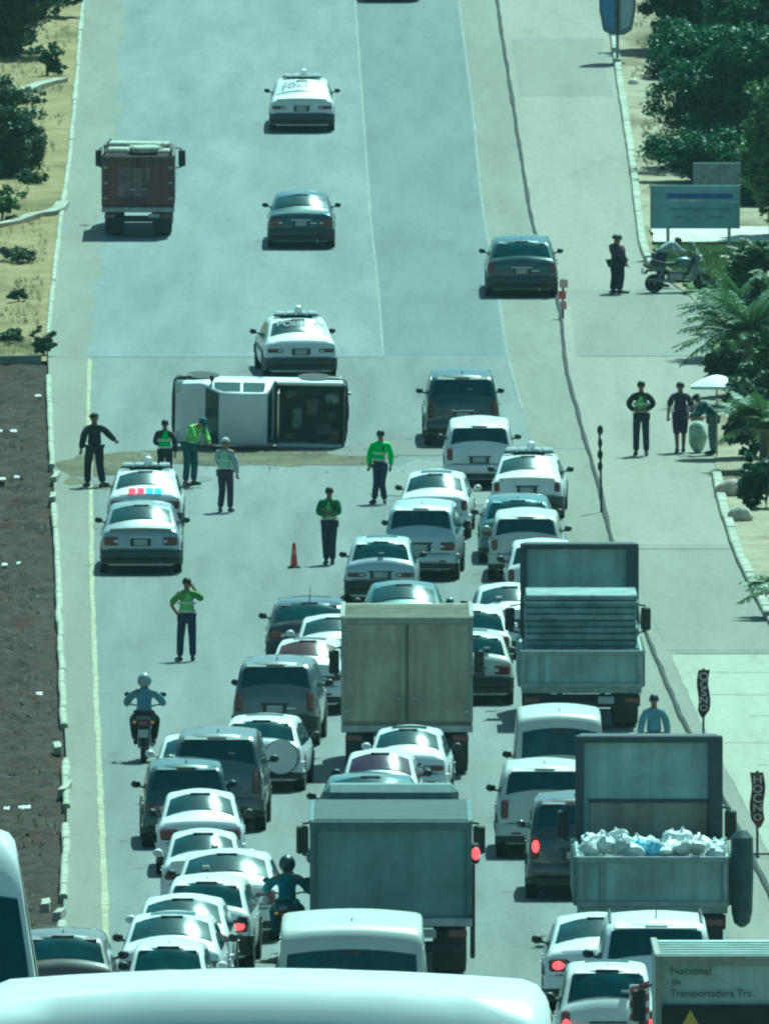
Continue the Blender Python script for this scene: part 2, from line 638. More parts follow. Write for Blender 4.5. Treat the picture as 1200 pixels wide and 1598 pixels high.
def blotch(name, px0, px1, py0, py1, mat, seed, n=46, dz=0.006):
    mb = MB()
    pts = []
    for k in range(n):
        t = 2 * math.pi * k / n
        w = 1 + 0.35 * mnoise.noise((math.cos(t) * 2 + seed, math.sin(t) * 2, seed))+ 0.15 * mnoise.noise((math.cos(t) * 7 + seed, math.sin(t) * 7, seed))
        cx, cy = (px0 + px1) / 2, (py0 + py1) / 2
        e = lambda c: math.copysign(abs(c) ** 0.7, c)
        pts.append(G(cx + (px1 - px0) / 2 * e(math.cos(t)) * w, cy + (py1 - py0) / 2 * e(math.sin(t)) * w, dz))
    c = G((px0 + px1) / 2, (py0 + py1) / 2, dz)
    mb.add([c] + pts, [(0, k + 1, (k + 1) % n + 1) for k in range(n)])
    return tag(mb.build(name, mat, None, 60), kind='structure')


blotch('dirt_patch', 95, 260, 708, 762, dirt, 1.0)
blotch('dirt_patch', 225, 620, 700, 727, dirt, 4.0, dz=0.009)
blotch('oil_stain', 130, 330, 742, 757, simple('oil_dark', (0.09, 0.085, 0.075), 0.6), 7.0, dz=0.011)
blotch('oil_stain', 520, 760, 690, 712, simple('oil_dark2', (0.12, 0.115, 0.10), 0.8), 9.0, dz=0.011)
blotch('oil_stain', 600, 860, 715, 790, simple('oil_dark3', (0.165, 0.165, 0.15), 0.8), 12.0, dz=0.0135)

# left kerb: low pale concrete, chipped, broken away in places
def kerb(name, f, w, h, y0, y1, mat, step, chip=0.0, label=None, cat=None, gaps=(), blocks=True):
    mb = MB()
    bl_n = 4
    runs, Y = [], y0
    cur = []
    while Y < y1:
        if any(a < Y < b for a, b in gaps):
            if len(cur) > 2: runs.append(cur)
            cur = []
        else:
            cur.append(Y)
            if blocks and len(cur) >= bl_n:
                runs.append(cur); cur = []; bl_n = random.choice((3, 4, 4, 5)); Y -= step * .93
        Y += step
    if len(cur) > 2: runs.append(cur)
    for run in runs:
        rows = []
        off_, dh_ = (random.uniform(-.007, .007), random.uniform(-.012, .008)) if blocks else (0, 0)
        for Y in run:
            c = f(Y) + off_
            n1 = chip * mnoise.noise((Y * 0.35, 1.3, 2.2)); n2 = chip * mnoise.noise((Y * 0.3, 7.3, 2.2)); n3 = chip * 0.5 * mnoise.noise((Y * 1.1, 4, 9))
            z = gz(Y)
            hh = h + n3 + dh_
            rows.append([(c - w / 2 + n1, Y, z - 0.1), (c - w / 2 + n1, Y, z + hh - 0.03), (c - w / 2 + n1 + 0.03, Y, z + hh), (c + w / 2 + n2 - 0.03, Y, z + hh), (c + w / 2 + n2, Y, z + hh - 0.03), (c + w / 2 + n2 + 0.02, Y, z - 0.1)])
        mb.grid(rows)
        for r in (rows[0], rows[-1]):
            mb.add(r, [tuple(range(6))])
    o = mb.build(name, mat, None, 40)
    return tag(o, label, cat, kind='structure')


def gy(py): return G(600, py).y
kerb('kerb', KERB_L, 0.14, 0.10, YNEAR, YMAX, M_KERB, 1.4, chip=0.03,
     gaps=[(gy(585), gy(552)), (gy(785), gy(738)), (gy(1190), gy(1140)), (gy(1285), gy(1265)), (gy(1440), gy(1405))])
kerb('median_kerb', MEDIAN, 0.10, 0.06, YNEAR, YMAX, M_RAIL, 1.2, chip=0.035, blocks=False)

# verges and side street
VERGE_L = lambda Y: KERB_L(Y) - 0.02
def bumpy(name, fl, fr, y0, y1, mat, nx, step, amp, dz, freq=0.6):
    mb = MB()
    n = int((y1 - y0) / step) + 1
    rows = []
    for i in range(n):
        Y = y0 + (y1 - y0) * i / (n - 1)
        a, b = fl(Y), fr(Y)
        row = []
        for k in range(nx):
            u = k / (nx - 1)
            X = a + (b - a) * u
            q = mnoise.noise((X * freq, Y * freq, 1.7)) + 0.5 * mnoise.noise((X * freq * 2.7, Y * freq * 2.7, 5.1))+ 0.25 * mnoise.noise((X * freq * 6, Y * freq * 6, 2))
            row.append((X, Y, gz(Y) + dz + amp * q * (0.15 + 0.85 * min(1, min(u, 1 - u) * nx / 4))))
        rows.append(row)
    mb.grid(rows)
    return tag(mb.build(name, mat, None, 80), kind='structure')


bumpy('verge_dry', lambda Y: KERB_L(Y) - 7, VERGE_L, YV, gy(-330), M_TAN, 26, 0.6, 0.12, 0.03)
bumpy('verge_soil', lambda Y: KERB_L(Y) - 6, VERGE_L, gy(1720), YV - 0.3, M_SOIL, 44, 0.32, 0.24, -0.08, 1.1)
strip('side_street', lambda Y: MEDIAN(Y) + 0.005, STREET_R, gy(850), YMAX, 0.0, M_STREET)
strip('side_street_near', lambda Y: MEDIAN(Y) + 0.005, STREET_R, YNEAR, gy(850) - 0.02, 0.0, M_STREET2)
strip('side_street_patch', lambda Y: MEDIAN(Y) + 0.3, lambda Y: STREET_R(Y) - 0.1, gy(556), gy(452), 0.005, M_STREET2, wob=0.1)
strip('side_street_patch', lambda Y: MEDIAN(Y) + 0.3, lambda Y: STREET_R(Y) - 0.1, gy(1015), gy(858), 0.005, M_STREET2, wob=0.1)
strip('side_street_patch', lambda Y: MEDIAN(Y) + 0.25, lambda Y: STREET_R(Y) - 0.3, gy(150), gy(60), 0.005, M_STREET2, wob=0.25)
strip('sidewalk', lambda Y: MEDIAN(Y) + 0.34, lambda Y: MEDIAN(Y) + 26, 190, gy(1022), 0.008, M_PAVE, wob=0.05, nx=6)
for k, py in enumerate((1050, 1085, 1118, 1160, 1195, 1240, 1290, 1345)):
    Y0 = gy(py)
    strip('pavement_crack', lambda Y: MEDIAN(Y) + 0.5 + 0.4 * (k % 3), lambda Y: MEDIAN(Y) + 7, Y0, Y0 + 0.10 + 0.05 * (k % 2), 0.013, simple('crack_dark', (0.24, 0.23, 0.19), 0.9), step=0.05, nx=24, wob=0.3)
for py in (556, 857, 1020):
    Y0 = gy(py)
    strip('pavement_joint', lambda Y: MEDIAN(Y) + 0.4, lambda Y: STREET_R(Y) - 0.1, Y0 - 0.05, Y0 + 0.13, 0.010, simple('joint_brown', (0.20, 0.185, 0.155), 0.9), step=0.06, nx=8, wob=0.2)
bumpy('verge_sandy', STREET_R, lambda Y: STREET_R(Y) + 26, gy(1010), gy(-330), M_SAND, 30, 0.8, 0.10, 0.03)
kerb('side_street_kerb', const_plus(STREET_R, 0.02), 0.22, 0.13, gy(420), YMAX, M_KERB, 1.5, chip=0.02)
kerb('side_street_kerb', const_plus(STREET_R, 0.02), 0.22, 0.13, gy(1010), gy(735), M_KERB, 1.5, chip=0.025)

# concrete lips that curl away from the left kerb
def pipe(pts, w, h, name, mat):
    mb = MB()
    P = [G(*p) for p in pts]
    rows = []
    for i, p in enumerate(P):
        d = (P[min(i + 1, len(P) - 1)] - P[max(i - 1, 0)]); d.z = 0; d.normalize()
        a = Vector((-d.y, d.x, 0))
        rows.append([p + a * w / 2 - Vector((0, 0, .05)), p + a * w / 2 + Vector((0, 0, h)), p - a * w / 2 + Vector((0, 0, h)), p - a * w / 2 - Vector((0, 0, .05))])
    mb.grid(rows)
    for r in (rows[0], rows[-1]): mb.add(r, [(0, 1, 2, 3)])
    return tag(mb.build(name, mat, None, 40), kind='structure')


pipe([(99, 322), (92, 332), (78, 338), (58, 340), (40, 346), (20, 353), (-20, 360)], 0.35, 0.16, 'kerb_return', M_KERB)
pipe([(96, 130), (80, 133), (60, 138), (40, 146), (10, 152), (-30, 155)], 0.45, 0.16, 'kerb_return', M_KERB)
pipe([(62, 566), (30, 567), (-30, 568)], 0.35, 0.2, 'kerb_return', simple('kerb_dirty', (0.22, 0.22, 0.19), 0.9))

# ------------------------------------------------------------------ vehicles
PROF = {
    'sedan': (.62, [(0, .585), (.008, .64), (.02, .685), (.05, .70), (.135, .725), (.20, .85), (.26, .945), (.33, .985), (.46, 1.0), (.56, .985), (.61, .965), (.69, .83), (.76, .70), (.79, .68), (.93, .61), (.985, .53), (1, .42)], (.145, .255), (.615, .755)),
    'hatch': (.61, [(0, .55), (.008, .61), (.02, .655), (.045, .70), (.10, .88), (.135, .945), (.18, .975), (.38, 1.0), (.52, .99), (.59, .965), (.68, .82), (.755, .69), (.78, .665), (.94, .58), (.985, .50), (1, .40)], (.045, .125), (.60, .75)),
    'suv': (.60, [(0, .52), (.006, .58), (.014, .63), (.028, .69), (.06, .87), (.078, .935), (.11, .97), (.32, 1.0), (.52, .995), (.61, .97), (.69, .83), (.755, .69), (.78, .665), (.95, .60), (.985, .53), (1, .40)], (.028, .072), (.62, .75)),
    'van': (.56, [(0, .44), (.005, .52), (.009, .58), (.014, .64), (.028, .86), (.038, .94), (.06, .98), (.25, 1.0), (.60, 1.0), (.74, .985), (.80, .90), (.87, .70), (.90, .61), (.97, .50), (.99, .44), (1, .34)], (.0145, .030), (.755, .865)),
    'pickup': (.58, [(0, .40), (.02, .42), (.40, .42), (.415, .50), (.425, .60), (.44, .80), (.455, .93), (.475, .985), (.58, 1.0), (.70, .985), (.735, .96), (.78, .83), (.825, .67), (.845, .645), (.96, .58), (.985, .52), (1, .40)], (.427, .453), (.74, .82)),
    'minibus': (.50, [(0, .42), (.004, .48), (.007, .52), (.012, .60), (.020, .76), (.030, .90), (.040, .95), (.06, .985), (.25, 1.0), (.60, 1.0), (.74, .985), (.80, .90), (.87, .66), (.90, .56), (.97, .46), (.99, .42), (1, .34)], (.0125, .0265), (.755, .865)),
}


class Shell:
    """lofted car body: plan, belt line and silhouette give a point for any (length, across)"""

    def __init__(self, kind, W, L, H, clear=0.2):
        self.W, self.L, self.H, self.c = W, L, H, clear
        self.beltf, pr, self.rw, self.ws = PROF[kind]
        self.py = np.array([p[0] * L for p in pr]); self.pz = np.array([p[1] * H for p in pr])
        self.kind = kind
        self.tum = {'sedan': .76, 'hatch': .77, 'suv': .82, 'van': .86, 'pickup': .80, 'minibus': .88}[kind]

    def top(self, y): return float(np.interp(y, self.py, self.pz))

    def half(self, y):
        L = self.L
        return self.W / 2 * float(np.interp(y, [0, .03, .12, .5, 1.2, L - 1.1, L - .45, L - .12, L], [.93, .955, .975, .99, 1, 1, .97, .90, .78]))

    def belt(self, y): return min(self.beltf * self.H, self.top(y) - 0.012)

    def wtop(self, y):
        w, zb = self.half(y) * .965, self.belt(y)
        k = (self.top(y) - zb) / (self.H * (1 - self.beltf))
        return w - (w - self.half(y) * self.tum) * max(0, min(1, k))

    def crown(self, y):
        L = self.L
        a, b = self.rw[0] * L, self.rw[1] * L
        c, d = self.ws[0] * L, self.ws[1] * L
        k = .11 if self.kind == 'sedan' else .06
        return .03 + k * float(np.interp(y, [a - .25, a, b, b + .35], [0, 1, .8, .15])) + .05 * float(np.interp(y, [c - .2, c, d, d + .2], [0, .8, 1, 0]))

    def ztop(self, x, y):
        w = max(.1, self.wtop(y) - .085)
        return self.top(y) + self.crown(y) * max(0.0, 1 - (x / w) ** 2)

    def side(self, y, z):
        """half width of the cabin side at height z"""
        zb, zt = self.belt(y), self.top(y)
        rr = min(.06, (zt - zb) * .5)
        t = (z - zb) / max(1e-4, (zt - zb - rr))
        return self.half(y) * .965 + (self.wtop(y) - self.half(y) * .965) * t

    def ring(self, y):
        w, c, zb, zt = self.half(y), self.c, self.belt(y), self.top(y)
        wt = self.wtop(y)
        rr = min(.06, (zt - zb) * .5)
        cr = self.crown(y)
        a = w * .965
        zm = min(.60 * self.H * .62 / .6, zb - .05)
        zm = c + (zb - c) * .55
        pts = [(0, c), (w * .82, c), (w * .955, c + .05), (w * .99, c + .16), (w, zm), (w * .995, zb - (zb - c) * .16), (a, zb),
               (a + (wt - a) * .5, zb + (zt - rr - zb) * .5), (wt, zt - rr), (wt - .03, zt - rr * .35), (wt - .085, zt)] + [(q, self.ztop(q, y)) for q in ((wt - .085) * .78, (wt - .085) * .5, (wt - .085) * .25, 0)]
        return pts

    def body(self):
        ys = sorted(set([round(float(v), 4) for v in self.py] + [round(self.L * k, 4) for k in (.15, .3, .4, .5, .7, .85)] + [.03, .12]))
        mb = MB()
        rows = []
        for y in ys:
            r = self.ring(y)
            ring = [(x, y, z) for x, z in r] + [(-x, y, z) for x, z in reversed(r[1:-1])]
            rows.append(ring)
        n = len(rows[0])
        o = 0
        vv = [p for r in rows for p in r]
        ff = [(i * n + k, i * n + (k + 1) % n, (i + 1) * n + (k + 1) % n, (i + 1) * n + k) for i in range(len(rows) - 1) for k in range(n)]
        ff += [tuple(range(n)), tuple((len(rows) - 1) * n + k for k in range(n))]
        mb.add(vv, ff)
        return mb

    def top_patch(self, y0, y1, frac=.88, off=.008, ny=6, nx=9, inset_y=0.0):
        rows = []
        for i in range(ny):
            y = y0 + (y1 - y0) * i / (ny - 1)
            e = 0.02
            g = (self.top(y + e) - self.top(y - e)) / (2 * e)
            nrm = Vector((0, -g, 1)).normalized()
            w = (self.wtop(y) - .055) * frac / .9
            row = []
            for k in range(nx):
                a = -1 + 2 * k / (nx - 1)
                x = a * w
                z = self.ztop(x, y)
                p = Vector((x, y, z)) + nrm * off
                row.append(p)
            rows.append(row)
        mb = MB().grid(rows)
        # rim so the pane has an edge
        return mb

    def side_patch(self, sgn, ya, yb_, nz=5, ny=8, off=.007):
        zmid = (ya + yb_) / 2
        z0 = self.belt(zmid) + .035
        z1 = self.top(zmid) - .10
        rows = []
        for i in range(nz):
            z = z0 + (z1 - z0) * i / (nz - 1)
            a, b = ya, yb_
            while self.top(a) < z + .085 and a < zmid: a += .02
            while self.top(b) < z + .085 and b > zmid: b -= .02
            row = []
            for k in range(ny):
                y = a + (b - a) * k / (ny - 1)
                row.append((sgn * (self.side(y, z) + off), y, z))
            rows.append(row)
        return MB().grid(rows)

    def wrap(self, z0, z1, off, front=False, reach=.42, n=5):
        """strip wrapping round an end of the car: bumper"""
        L, w = self.L, self.half(.12) + .004
        path = []
        for t in np.linspace(0, 1, 4): path.append((w + off * .35, reach * (1 - t) + .14 * t))
        for t in np.linspace(0.2, 1, n):
            a = t * math.pi / 2
            path.append((w + off * .35 - .16 * (1 - math.cos(a)), .14 - (.14 + off) * math.sin(a)))
        path.append((w * .45, -off - .025))
        path = path + [(-x, y) for x, y in reversed(path)]
        zs = [(z0, -.03), (z0 + (z1 - z0) * .15, 0), (z0 + (z1 - z0) * .8, 0.0), (z1, -.03)]
        rows = []
        for z, d in zs:
            row = []
            for x, y in path:
                xx = x + math.copysign(d, x) * .6 if abs(y) > -1 else x
                yy = y - d if y < .14 else y
                row.append((xx, L - yy if front else yy, z))
            rows.append(row)
        mb = MB().grid(rows)
        mb.add([rows[-1][k] for k in range(len(path))], [tuple(range(len(path)))])
        return mb


_WHEEL = {}


def wheel_meshes(r, w):
    k = (round(r, 3), round(w, 3))
    if k not in _WHEEL:
        t = MB().lathe([(-w / 2, r * .60), (-w / 2, r * .86), (-w * .42, r * .96), (-w * .25, r), (w * .25, r), (w * .42, r * .96), (w / 2, r * .86), (w / 2, r * .60)], (0, 0, 0), 'x', 24).mesh('tyre')
        t.materials.append(M_TYRE)
        rm = MB().lathe([(-w * .52, 0.02), (-w * .46, r * .2), (-w * .36, r * .3), (-w * .40, r * .52), (-w * .52, r * .62), (w * .52, r * .62), (w * .40, r * .52), (w * .36, r * .3), (w * .46, r * .2), (w * .52, .02)], (0, 0, 0), 'x', 20).mesh('rim')
        rm.materials.append(M_RIM)
        _WHEEL[k] = (t, rm)
    return _WHEEL[k]


def wheel(parent, x, y, r, w=.2):
    t, rm = wheel_meshes(r, w)
    o = link_mesh('wheel', t, parent, (x, y, r))
    link_mesh('rim', rm, o)
    return o


def car(name, label, cat, px, py, kind, W, L, H, body, yaw=0.0, brake=False, bumper=None, glass=None, rails=False,
        lightbar=None, M=None, spare=False, antenna=False, group=None, rear_glass=None, wr=None, lamp='corner', mirror_mat=None, stripe=None, text=None, roofmat=None, rwf=None, tum=None, fin=True, decklights=False):
    if M is None:
        M = ground_matrix(G(px, py), R(yaw))
    root = empty(name, label, cat, M, group)
    footprint(label, M, W, L)
    S = Shell(kind, W, L, H, .21 if kind in ('sedan', 'hatch') else .26)
    if tum: S.tum = tum
    glass = glass or M_GLASS
    if bumper is None:
        bumper = M_BLACK if (kind != 'sedan' and (int(abs(px)) % 3 == 0)) else body
    r = wr or {'sedan': .315, 'hatch': .30, 'suv': .35, 'van': .34, 'pickup': .35, 'minibus': .36}[kind]
    S.body().build('body', body, root, 38)
    MB().box((0, L / 2, S.c - .02), (W * .8, L * .9, .16), .03).build('underbody', M_DARK, root)
    # glazing
    S.top_patch(S.rw[0] * L, S.rw[1] * L, .86 if not rwf else rwf).build('rear_window', rear_glass or glass, root, 60)
    S.top_patch(S.ws[0] * L, S.ws[1] * L, .90).build('windshield', glass, root, 60)
    spans = {'sedan': [(.17, .30), (.315, .45), (.465, .70)], 'hatch': [(.09, .22), (.24, .43), (.445, .69)], 'suv': [(.05, .22), (.24, .43), (.445, .70)],
             'van': [(.05, .30), (.32, .58), (.62, .82)], 'pickup': [(.47, .60), (.615, .77)], 'minibus': [(.05, .30), (.32, .58), (.62, .82)]}[kind]
    for sg in (-1, 1):
        for a, b in spans:
            S.side_patch(sg, a * L, b * L).build('side_window', glass, root, 60)
    # wheels in dark arches
    y_r, y_f = {'sedan': (.20, .80), 'hatch': (.17, .80), 'suv': (.18, .80), 'van': (.18, .84), 'pickup': (.18, .84), 'minibus': (.18, .86)}[kind]
    for sg in (-1, 1):
        for yw in (y_r * L, y_f * L):
            wheel(root, sg * (W / 2 - .10), yw, r)
            MB().lathe([(-.012, r + .055), (.012, r + .055)], (sg * (W / 2 - .004), yw, r + .015), 'x', 22).build('wheel_arch', M_DARK, root)
    # bumpers, boot line, plate
    zb0, zb1 = (.27, .56) if kind in ('sedan', 'hatch') else (.30, .60)
    S.wrap(zb0 + .10, zb1, .07).build('bumper', bumper, root, 45)
    S.wrap(zb0 - .02, zb0 + .10, .045).build('valance', M_BLACK, root, 45)
    S.wrap(zb0 + .10, zb1, .06, front=True).build('front_bumper', bumper, root, 45)
    zd = S.pz[0]
    wrear = S.half(0) * .96
    zplate = (zd + zb1) / 2 + .02 if kind != 'pickup' else .45
    MB().box((0, -.012 if kind != 'pickup' else -.10, zplate), (.46, .02, .17), .006).build('plate_recess', M_BLACK, root)
    MB().box((0, -.027 if kind != 'pickup' else -.115, zplate), (.31, .012, .13), .004).build('license_plate', M_PLATE, root)
    if kind != 'pickup':
        MB().box((0, -.004, zb1 + .02), (wrear * 1.75, .012, .016)).build('boot_line', M_DARK, root)
        MB().box((0, -.012, zd - .015), (.55, .022, .03), .006).build('boot_handle', M_CHROME if W > 1.7 else M_BLACK, root)
    # rear fog reflectors in the bumper, exhaust tip
    for sg in (-1, 1):
        MB().box((sg * wrear * .66, -.088, zb0 + .15), (.16, .012, .04), .005).build('reflector', M_RED, root)
    MB().lathe([(-.16, .035), (0.05, .035)], (wrear * .55, .0, zb0 - .03), 'y', 10).build('exhaust', M_METAL, root)
    # lamps
    vr = random.Random(int(abs(px) * 7 + abs(py) * 13))
    if not brake and lamp == 'corner':
        lamp = vr.choice(['corner', 'slim', 'tall', 'corner']) if kind in ('sedan', 'hatch') else vr.choice(['tall', 'corner', 'tall'])
    if kind != 'pickup':
        yb_ = S.rw[1] * L - (.03 if kind == 'sedan' else .012)
        MB().box((0, yb_, S.ztop(0, yb_) + .014), (.34, .05, .018), .005).build('brake_strip', M_RED, root)
        MB().ell((0, -.010, zd - .075), (.05, .012, .035), 10, 6).build('badge', M_CHROME, root)
        if vr.random() < .5:
            MB().box((vr.choice((-1, 1)) * wrear * .42, -.006, zd - .10), (.20, .01, .03), .003).build('model_badge', M_CHROME, root)
        if vr.random() < .35 and kind in ('sedan', 'hatch'):
            ss = S.top_patch(L * .34, L * .50, .55, .010)
            ss.build('sunroof', glass, root, 60)
        if kind == 'sedan' and vr.random() < .4:
            rows_ = [[(x, yy, S.ztop(x, .06) + zz) for x in np.linspace(-wrear * .86, wrear * .86, 9)] for yy, zz in ((.16, .0), (.03, .055), (-.02, .06), (-.01, .04), (.08, -.01))]
            MB().grid(rows_).build('boot_spoiler', body, root, 50)
        if vr.random() < .3:
            MB().box((vr.uniform(-.4, .4), S.rw[0] * L + .04, S.ztop(.2, S.rw[0] * L + .04) + .02), (.12, .02, .09), .003, Matrix.Rotation(math.atan2(S.top(S.rw[1] * L) - S.top(S.rw[0] * L), (S.rw[1] - S.rw[0]) * L) - 1.57 + 1.57, 3, 'X')).build('window_sticker', M_PLATE, root)
    lm = M_RED
    for sg in (-1, 1):
        if brake:
            bx_ = (sg * (wrear - .13), -.02, (zd + zb1) / 2 + .045) if lamp == 'corner' else (sg * (wrear - .06), -.025, zb1 + .32)
            MB().ell(bx_, (.10, .035, .07) if lamp == 'corner' else (.065, .035, .11), 14, 8).build('brake_bulb', M_BRAKE, root)
        if lamp == 'corner':
            z0 = (zd + zb1) / 2 + .045
            MB().box((sg * (wrear - .145), .035, z0), (.33, .13, min(.20, zd - zb1 - .02)), .035).build('tail_light', lm, root)
            MB().box((sg * (wrear - .26), -.022, z0), (.09, .03, .07), .01).build('reverse_light', M_HEAD, root)
        elif lamp == 'slim':
            z0 = zd - .085
            MB().box((sg * (wrear - .18), .03, z0), (.40, .13, .10), .03).build('tail_light', lm, root)
            MB().box((sg * (wrear - .30), -.030, z0), (.10, .03, .05), .01).build('reverse_light', M_HEAD, root)
        else:   # tall lamps up the corner
            z0, z1 = zb1 + .10, min(S.H * .64, zb1 + .62)
            MB().box((sg * (wrear - .05), .045, (z0 + z1) / 2), (.13, .15, z1 - z0), .03).build('tail_light', lm, root)
        MB().box((sg * (S.half(L - .2) - .12), L - .10, S.top(L * .97) - .06), (.32, .22, .13), .05).build('headlight', M_HEAD, root)
        mb = MB()
        ym, zm = (S.ws[1] - .035) * L, S.belt(L * .5) + .10
        mb.ell((sg * (S.half(ym) + .085), ym, zm), (.09, .06, .07), 12, 8)
        mb.tube([(sg * S.half(ym) * .95, ym, zm - .05), (sg * (S.half(ym) + .08), ym, zm - .03)], .022, 6)
        mb.build('mirror', mirror_mat or (body if random.random() < .3 else M_BLACK), root)
        # door handles
        for yh in ((.30, .52) if kind != 'pickup' else (.50,)):
            MB().box((sg * (S.half(yh * L) * .99 + .012), yh * L, S.belt(L * .4) - .09), (.03, .16, .03), .008).build('door_handle', body, root)
    if kind == 'hatch' or kind == 'suv':
        y = S.rw[0] * L
        MB().tube([(0, y + .005, S.top(y) + .03), (.22, y + .035, S.top(y + .05) + .0)], .009, 5).build('rear_wiper', M_BLACK, root)
        ys = S.rw[1] * L
        rows = [[(x, yy, zz) for x in np.linspace(-S.wtop(ys + .1) * .82, S.wtop(ys + .1) * .82, 7)] for yy, zz in ((ys + .18, S.top(ys + .18) + .028), (ys + .02, S.top(ys + .06) + .03), (ys - .06, S.top(ys + .03) + .012), (ys + .0, S.top(ys + .02) - .012))]
        MB().grid(rows).build('spoiler', body, root, 50)
    if kind == 'van':
        for sg in (-1, 1):
            pass
        MB().box((0, .004 + S.top(0) * 0, H * .30), (.014, .02, H * .36)).build('door_line', M_DARK, root)
    if rails:
        for sg in (-1, 1):
            xr = S.wtop(L * .35) - .06
            pts = [(sg * xr, L * k, S.top(L * k) + (.055 if 0 < i < 4 else .0)) for i, k in enumerate((.12, .15, .33, .5, .55))]
            MB().tube(pts, .018, 6).build('roof_rail', M_BLACK, root)
    if antenna:
        MB().tube([(.0, L * .2, S.top(L * .2)), (.02, L * .16, S.top(L * .2) + .36)], [.012, .005], 5).build('antenna', M_BLACK, root)
    elif fin:
        MB().add([(-.03, L * .20, S.top(L * .2)), (.03, L * .2, S.top(L * .2)), (.03, L * .2 + .17, S.top(L * .2 + .17) + .0), (-.03, L * .2 + .17, S.top(L * .2 + .17)), (0, L * .2 + .02, S.top(L * .2) + .10)],
                 [(0, 1, 4), (1, 2, 4), (2, 3, 4), (3, 0, 4)]).build('antenna_fin', body, root)
    if spare:
        o = link_mesh('spare_wheel', wheel_meshes(.33, .2)[0], root, (.40, -.12, H * .50))
        o.rotation_euler = (0, 0, R(90))
        MB().lathe([(-.02, .03), (0, .20), (.01, .31), (.2, .31)], (.40, -.24, H * .5), 'y', 20).build('wheel_cover', paint('cover_white', (.6, .6, .58)), root)
    if lightbar:
        yb, zb = L * .42, S.top(L * .42) + .03
        bar = MB().box((0, yb, zb + .04), (1.15, .28, .04), .015).build('light_bar', M_BLACK, root)
        cols = lightbar
        for k in range(4):
            MB().box((-.42 + .28 * k, yb, zb + .105), (.26, .24, .09), .03).build('lamp_lens', cols[k], bar)
        if cols[0] is not cols[3]:
            pass
        MB().lathe([(0, .10), (.08, .10), (.14, .08), (.17, .03)], (0.05, yb - .1, zb + .14), 'z', 14).build('beacon', simple('beacon_pale', (.75, .80, .78), .3), root)
    if decklights:
        for x, m_ in ((-.30, M_LB_RED), (-.10, M_LB_RED), (.10, M_LB_BLUE), (.30, M_LB_BLUE)):
            MB().box((x, .16, S.ztop(x, .16) + .06), (.17, .14, .12), .03).build('deck_light', m_, root)
    if stripe:
        for sg in (-1, 1):
            rows = [[(sg * (S.half(y) + .006), y, z) for y in np.linspace(.2 * L, .88 * L, 10)] for z in (.60, .72)]
            MB().grid(rows).build('side_stripe', stripe, root)
    if text:
        y = (S.rw[0] * .45 + S.rw[1] * .55) * L
        e = .02
        g = math.atan2(S.top(y + e) - S.top(y - e), 2 * e)
        lettering('lettering', text, .36, M_BLACK, root, (0, y - math.sin(g) * .02, S.top(y) + S.crown(y) + .012), (g, 0, 0), sx=.85)
    return root


PW = paint('paint_white', (.74, .74, .73))
PW2 = paint('paint_white_warm', (.70, .69, .66))
PSIL = paint('paint_silver', (.40, .42, .42), .3, .5)
PGREY = paint('paint_grey', (.13, .14, .14), .3, .3)
PDARK = paint('paint_dark_grey', (.05, .055, .055), .28, .2)
PTEAL = paint('paint_dark_teal', (.025, .065, .065), .28, .2)
PTEAL2 = paint('paint_teal', (.08, .17, .17), .3, .3)
PGREEN = paint('paint_dark_green', (.02, .045, .04), .28)
PBLACK = paint('paint_black', (.012, .013, .014), .22)
PBROWN = paint('paint_brown', (.10, .075, .055), .4)
PPALE = paint('paint_pale', (.58, .58, .52))
PSILV = paint('paint_light_silver', (.52, .56, .56), .3, .4)
M_GLARE = glass_dark('sun_struck_glass', (.02, .05, .055), .24)
M_BUMP = simple('bumper_dark', (.035, .04, .042), .5)
M_LB_W = simple('lens_clear', (.75, .78, .78), .2, coat=.4)
M_LB_RED = emit('lens_red_lit', (1.0, .05, .10), 1.6)
M_LB_BLUE = emit('lens_blue_lit', (.20, .50, 1.0), 1.5)
M_LB_RED0 = simple('lens_red', (.45, .03, .03), .2)
M_LB_BLUE0 = simple('lens_blue', (.04, .08, .45), .2)
M_DECAL_GLARE = simple('white_decal_glare', (.72, .74, .73), .3)  # white decal that also paints the sun glare over the window

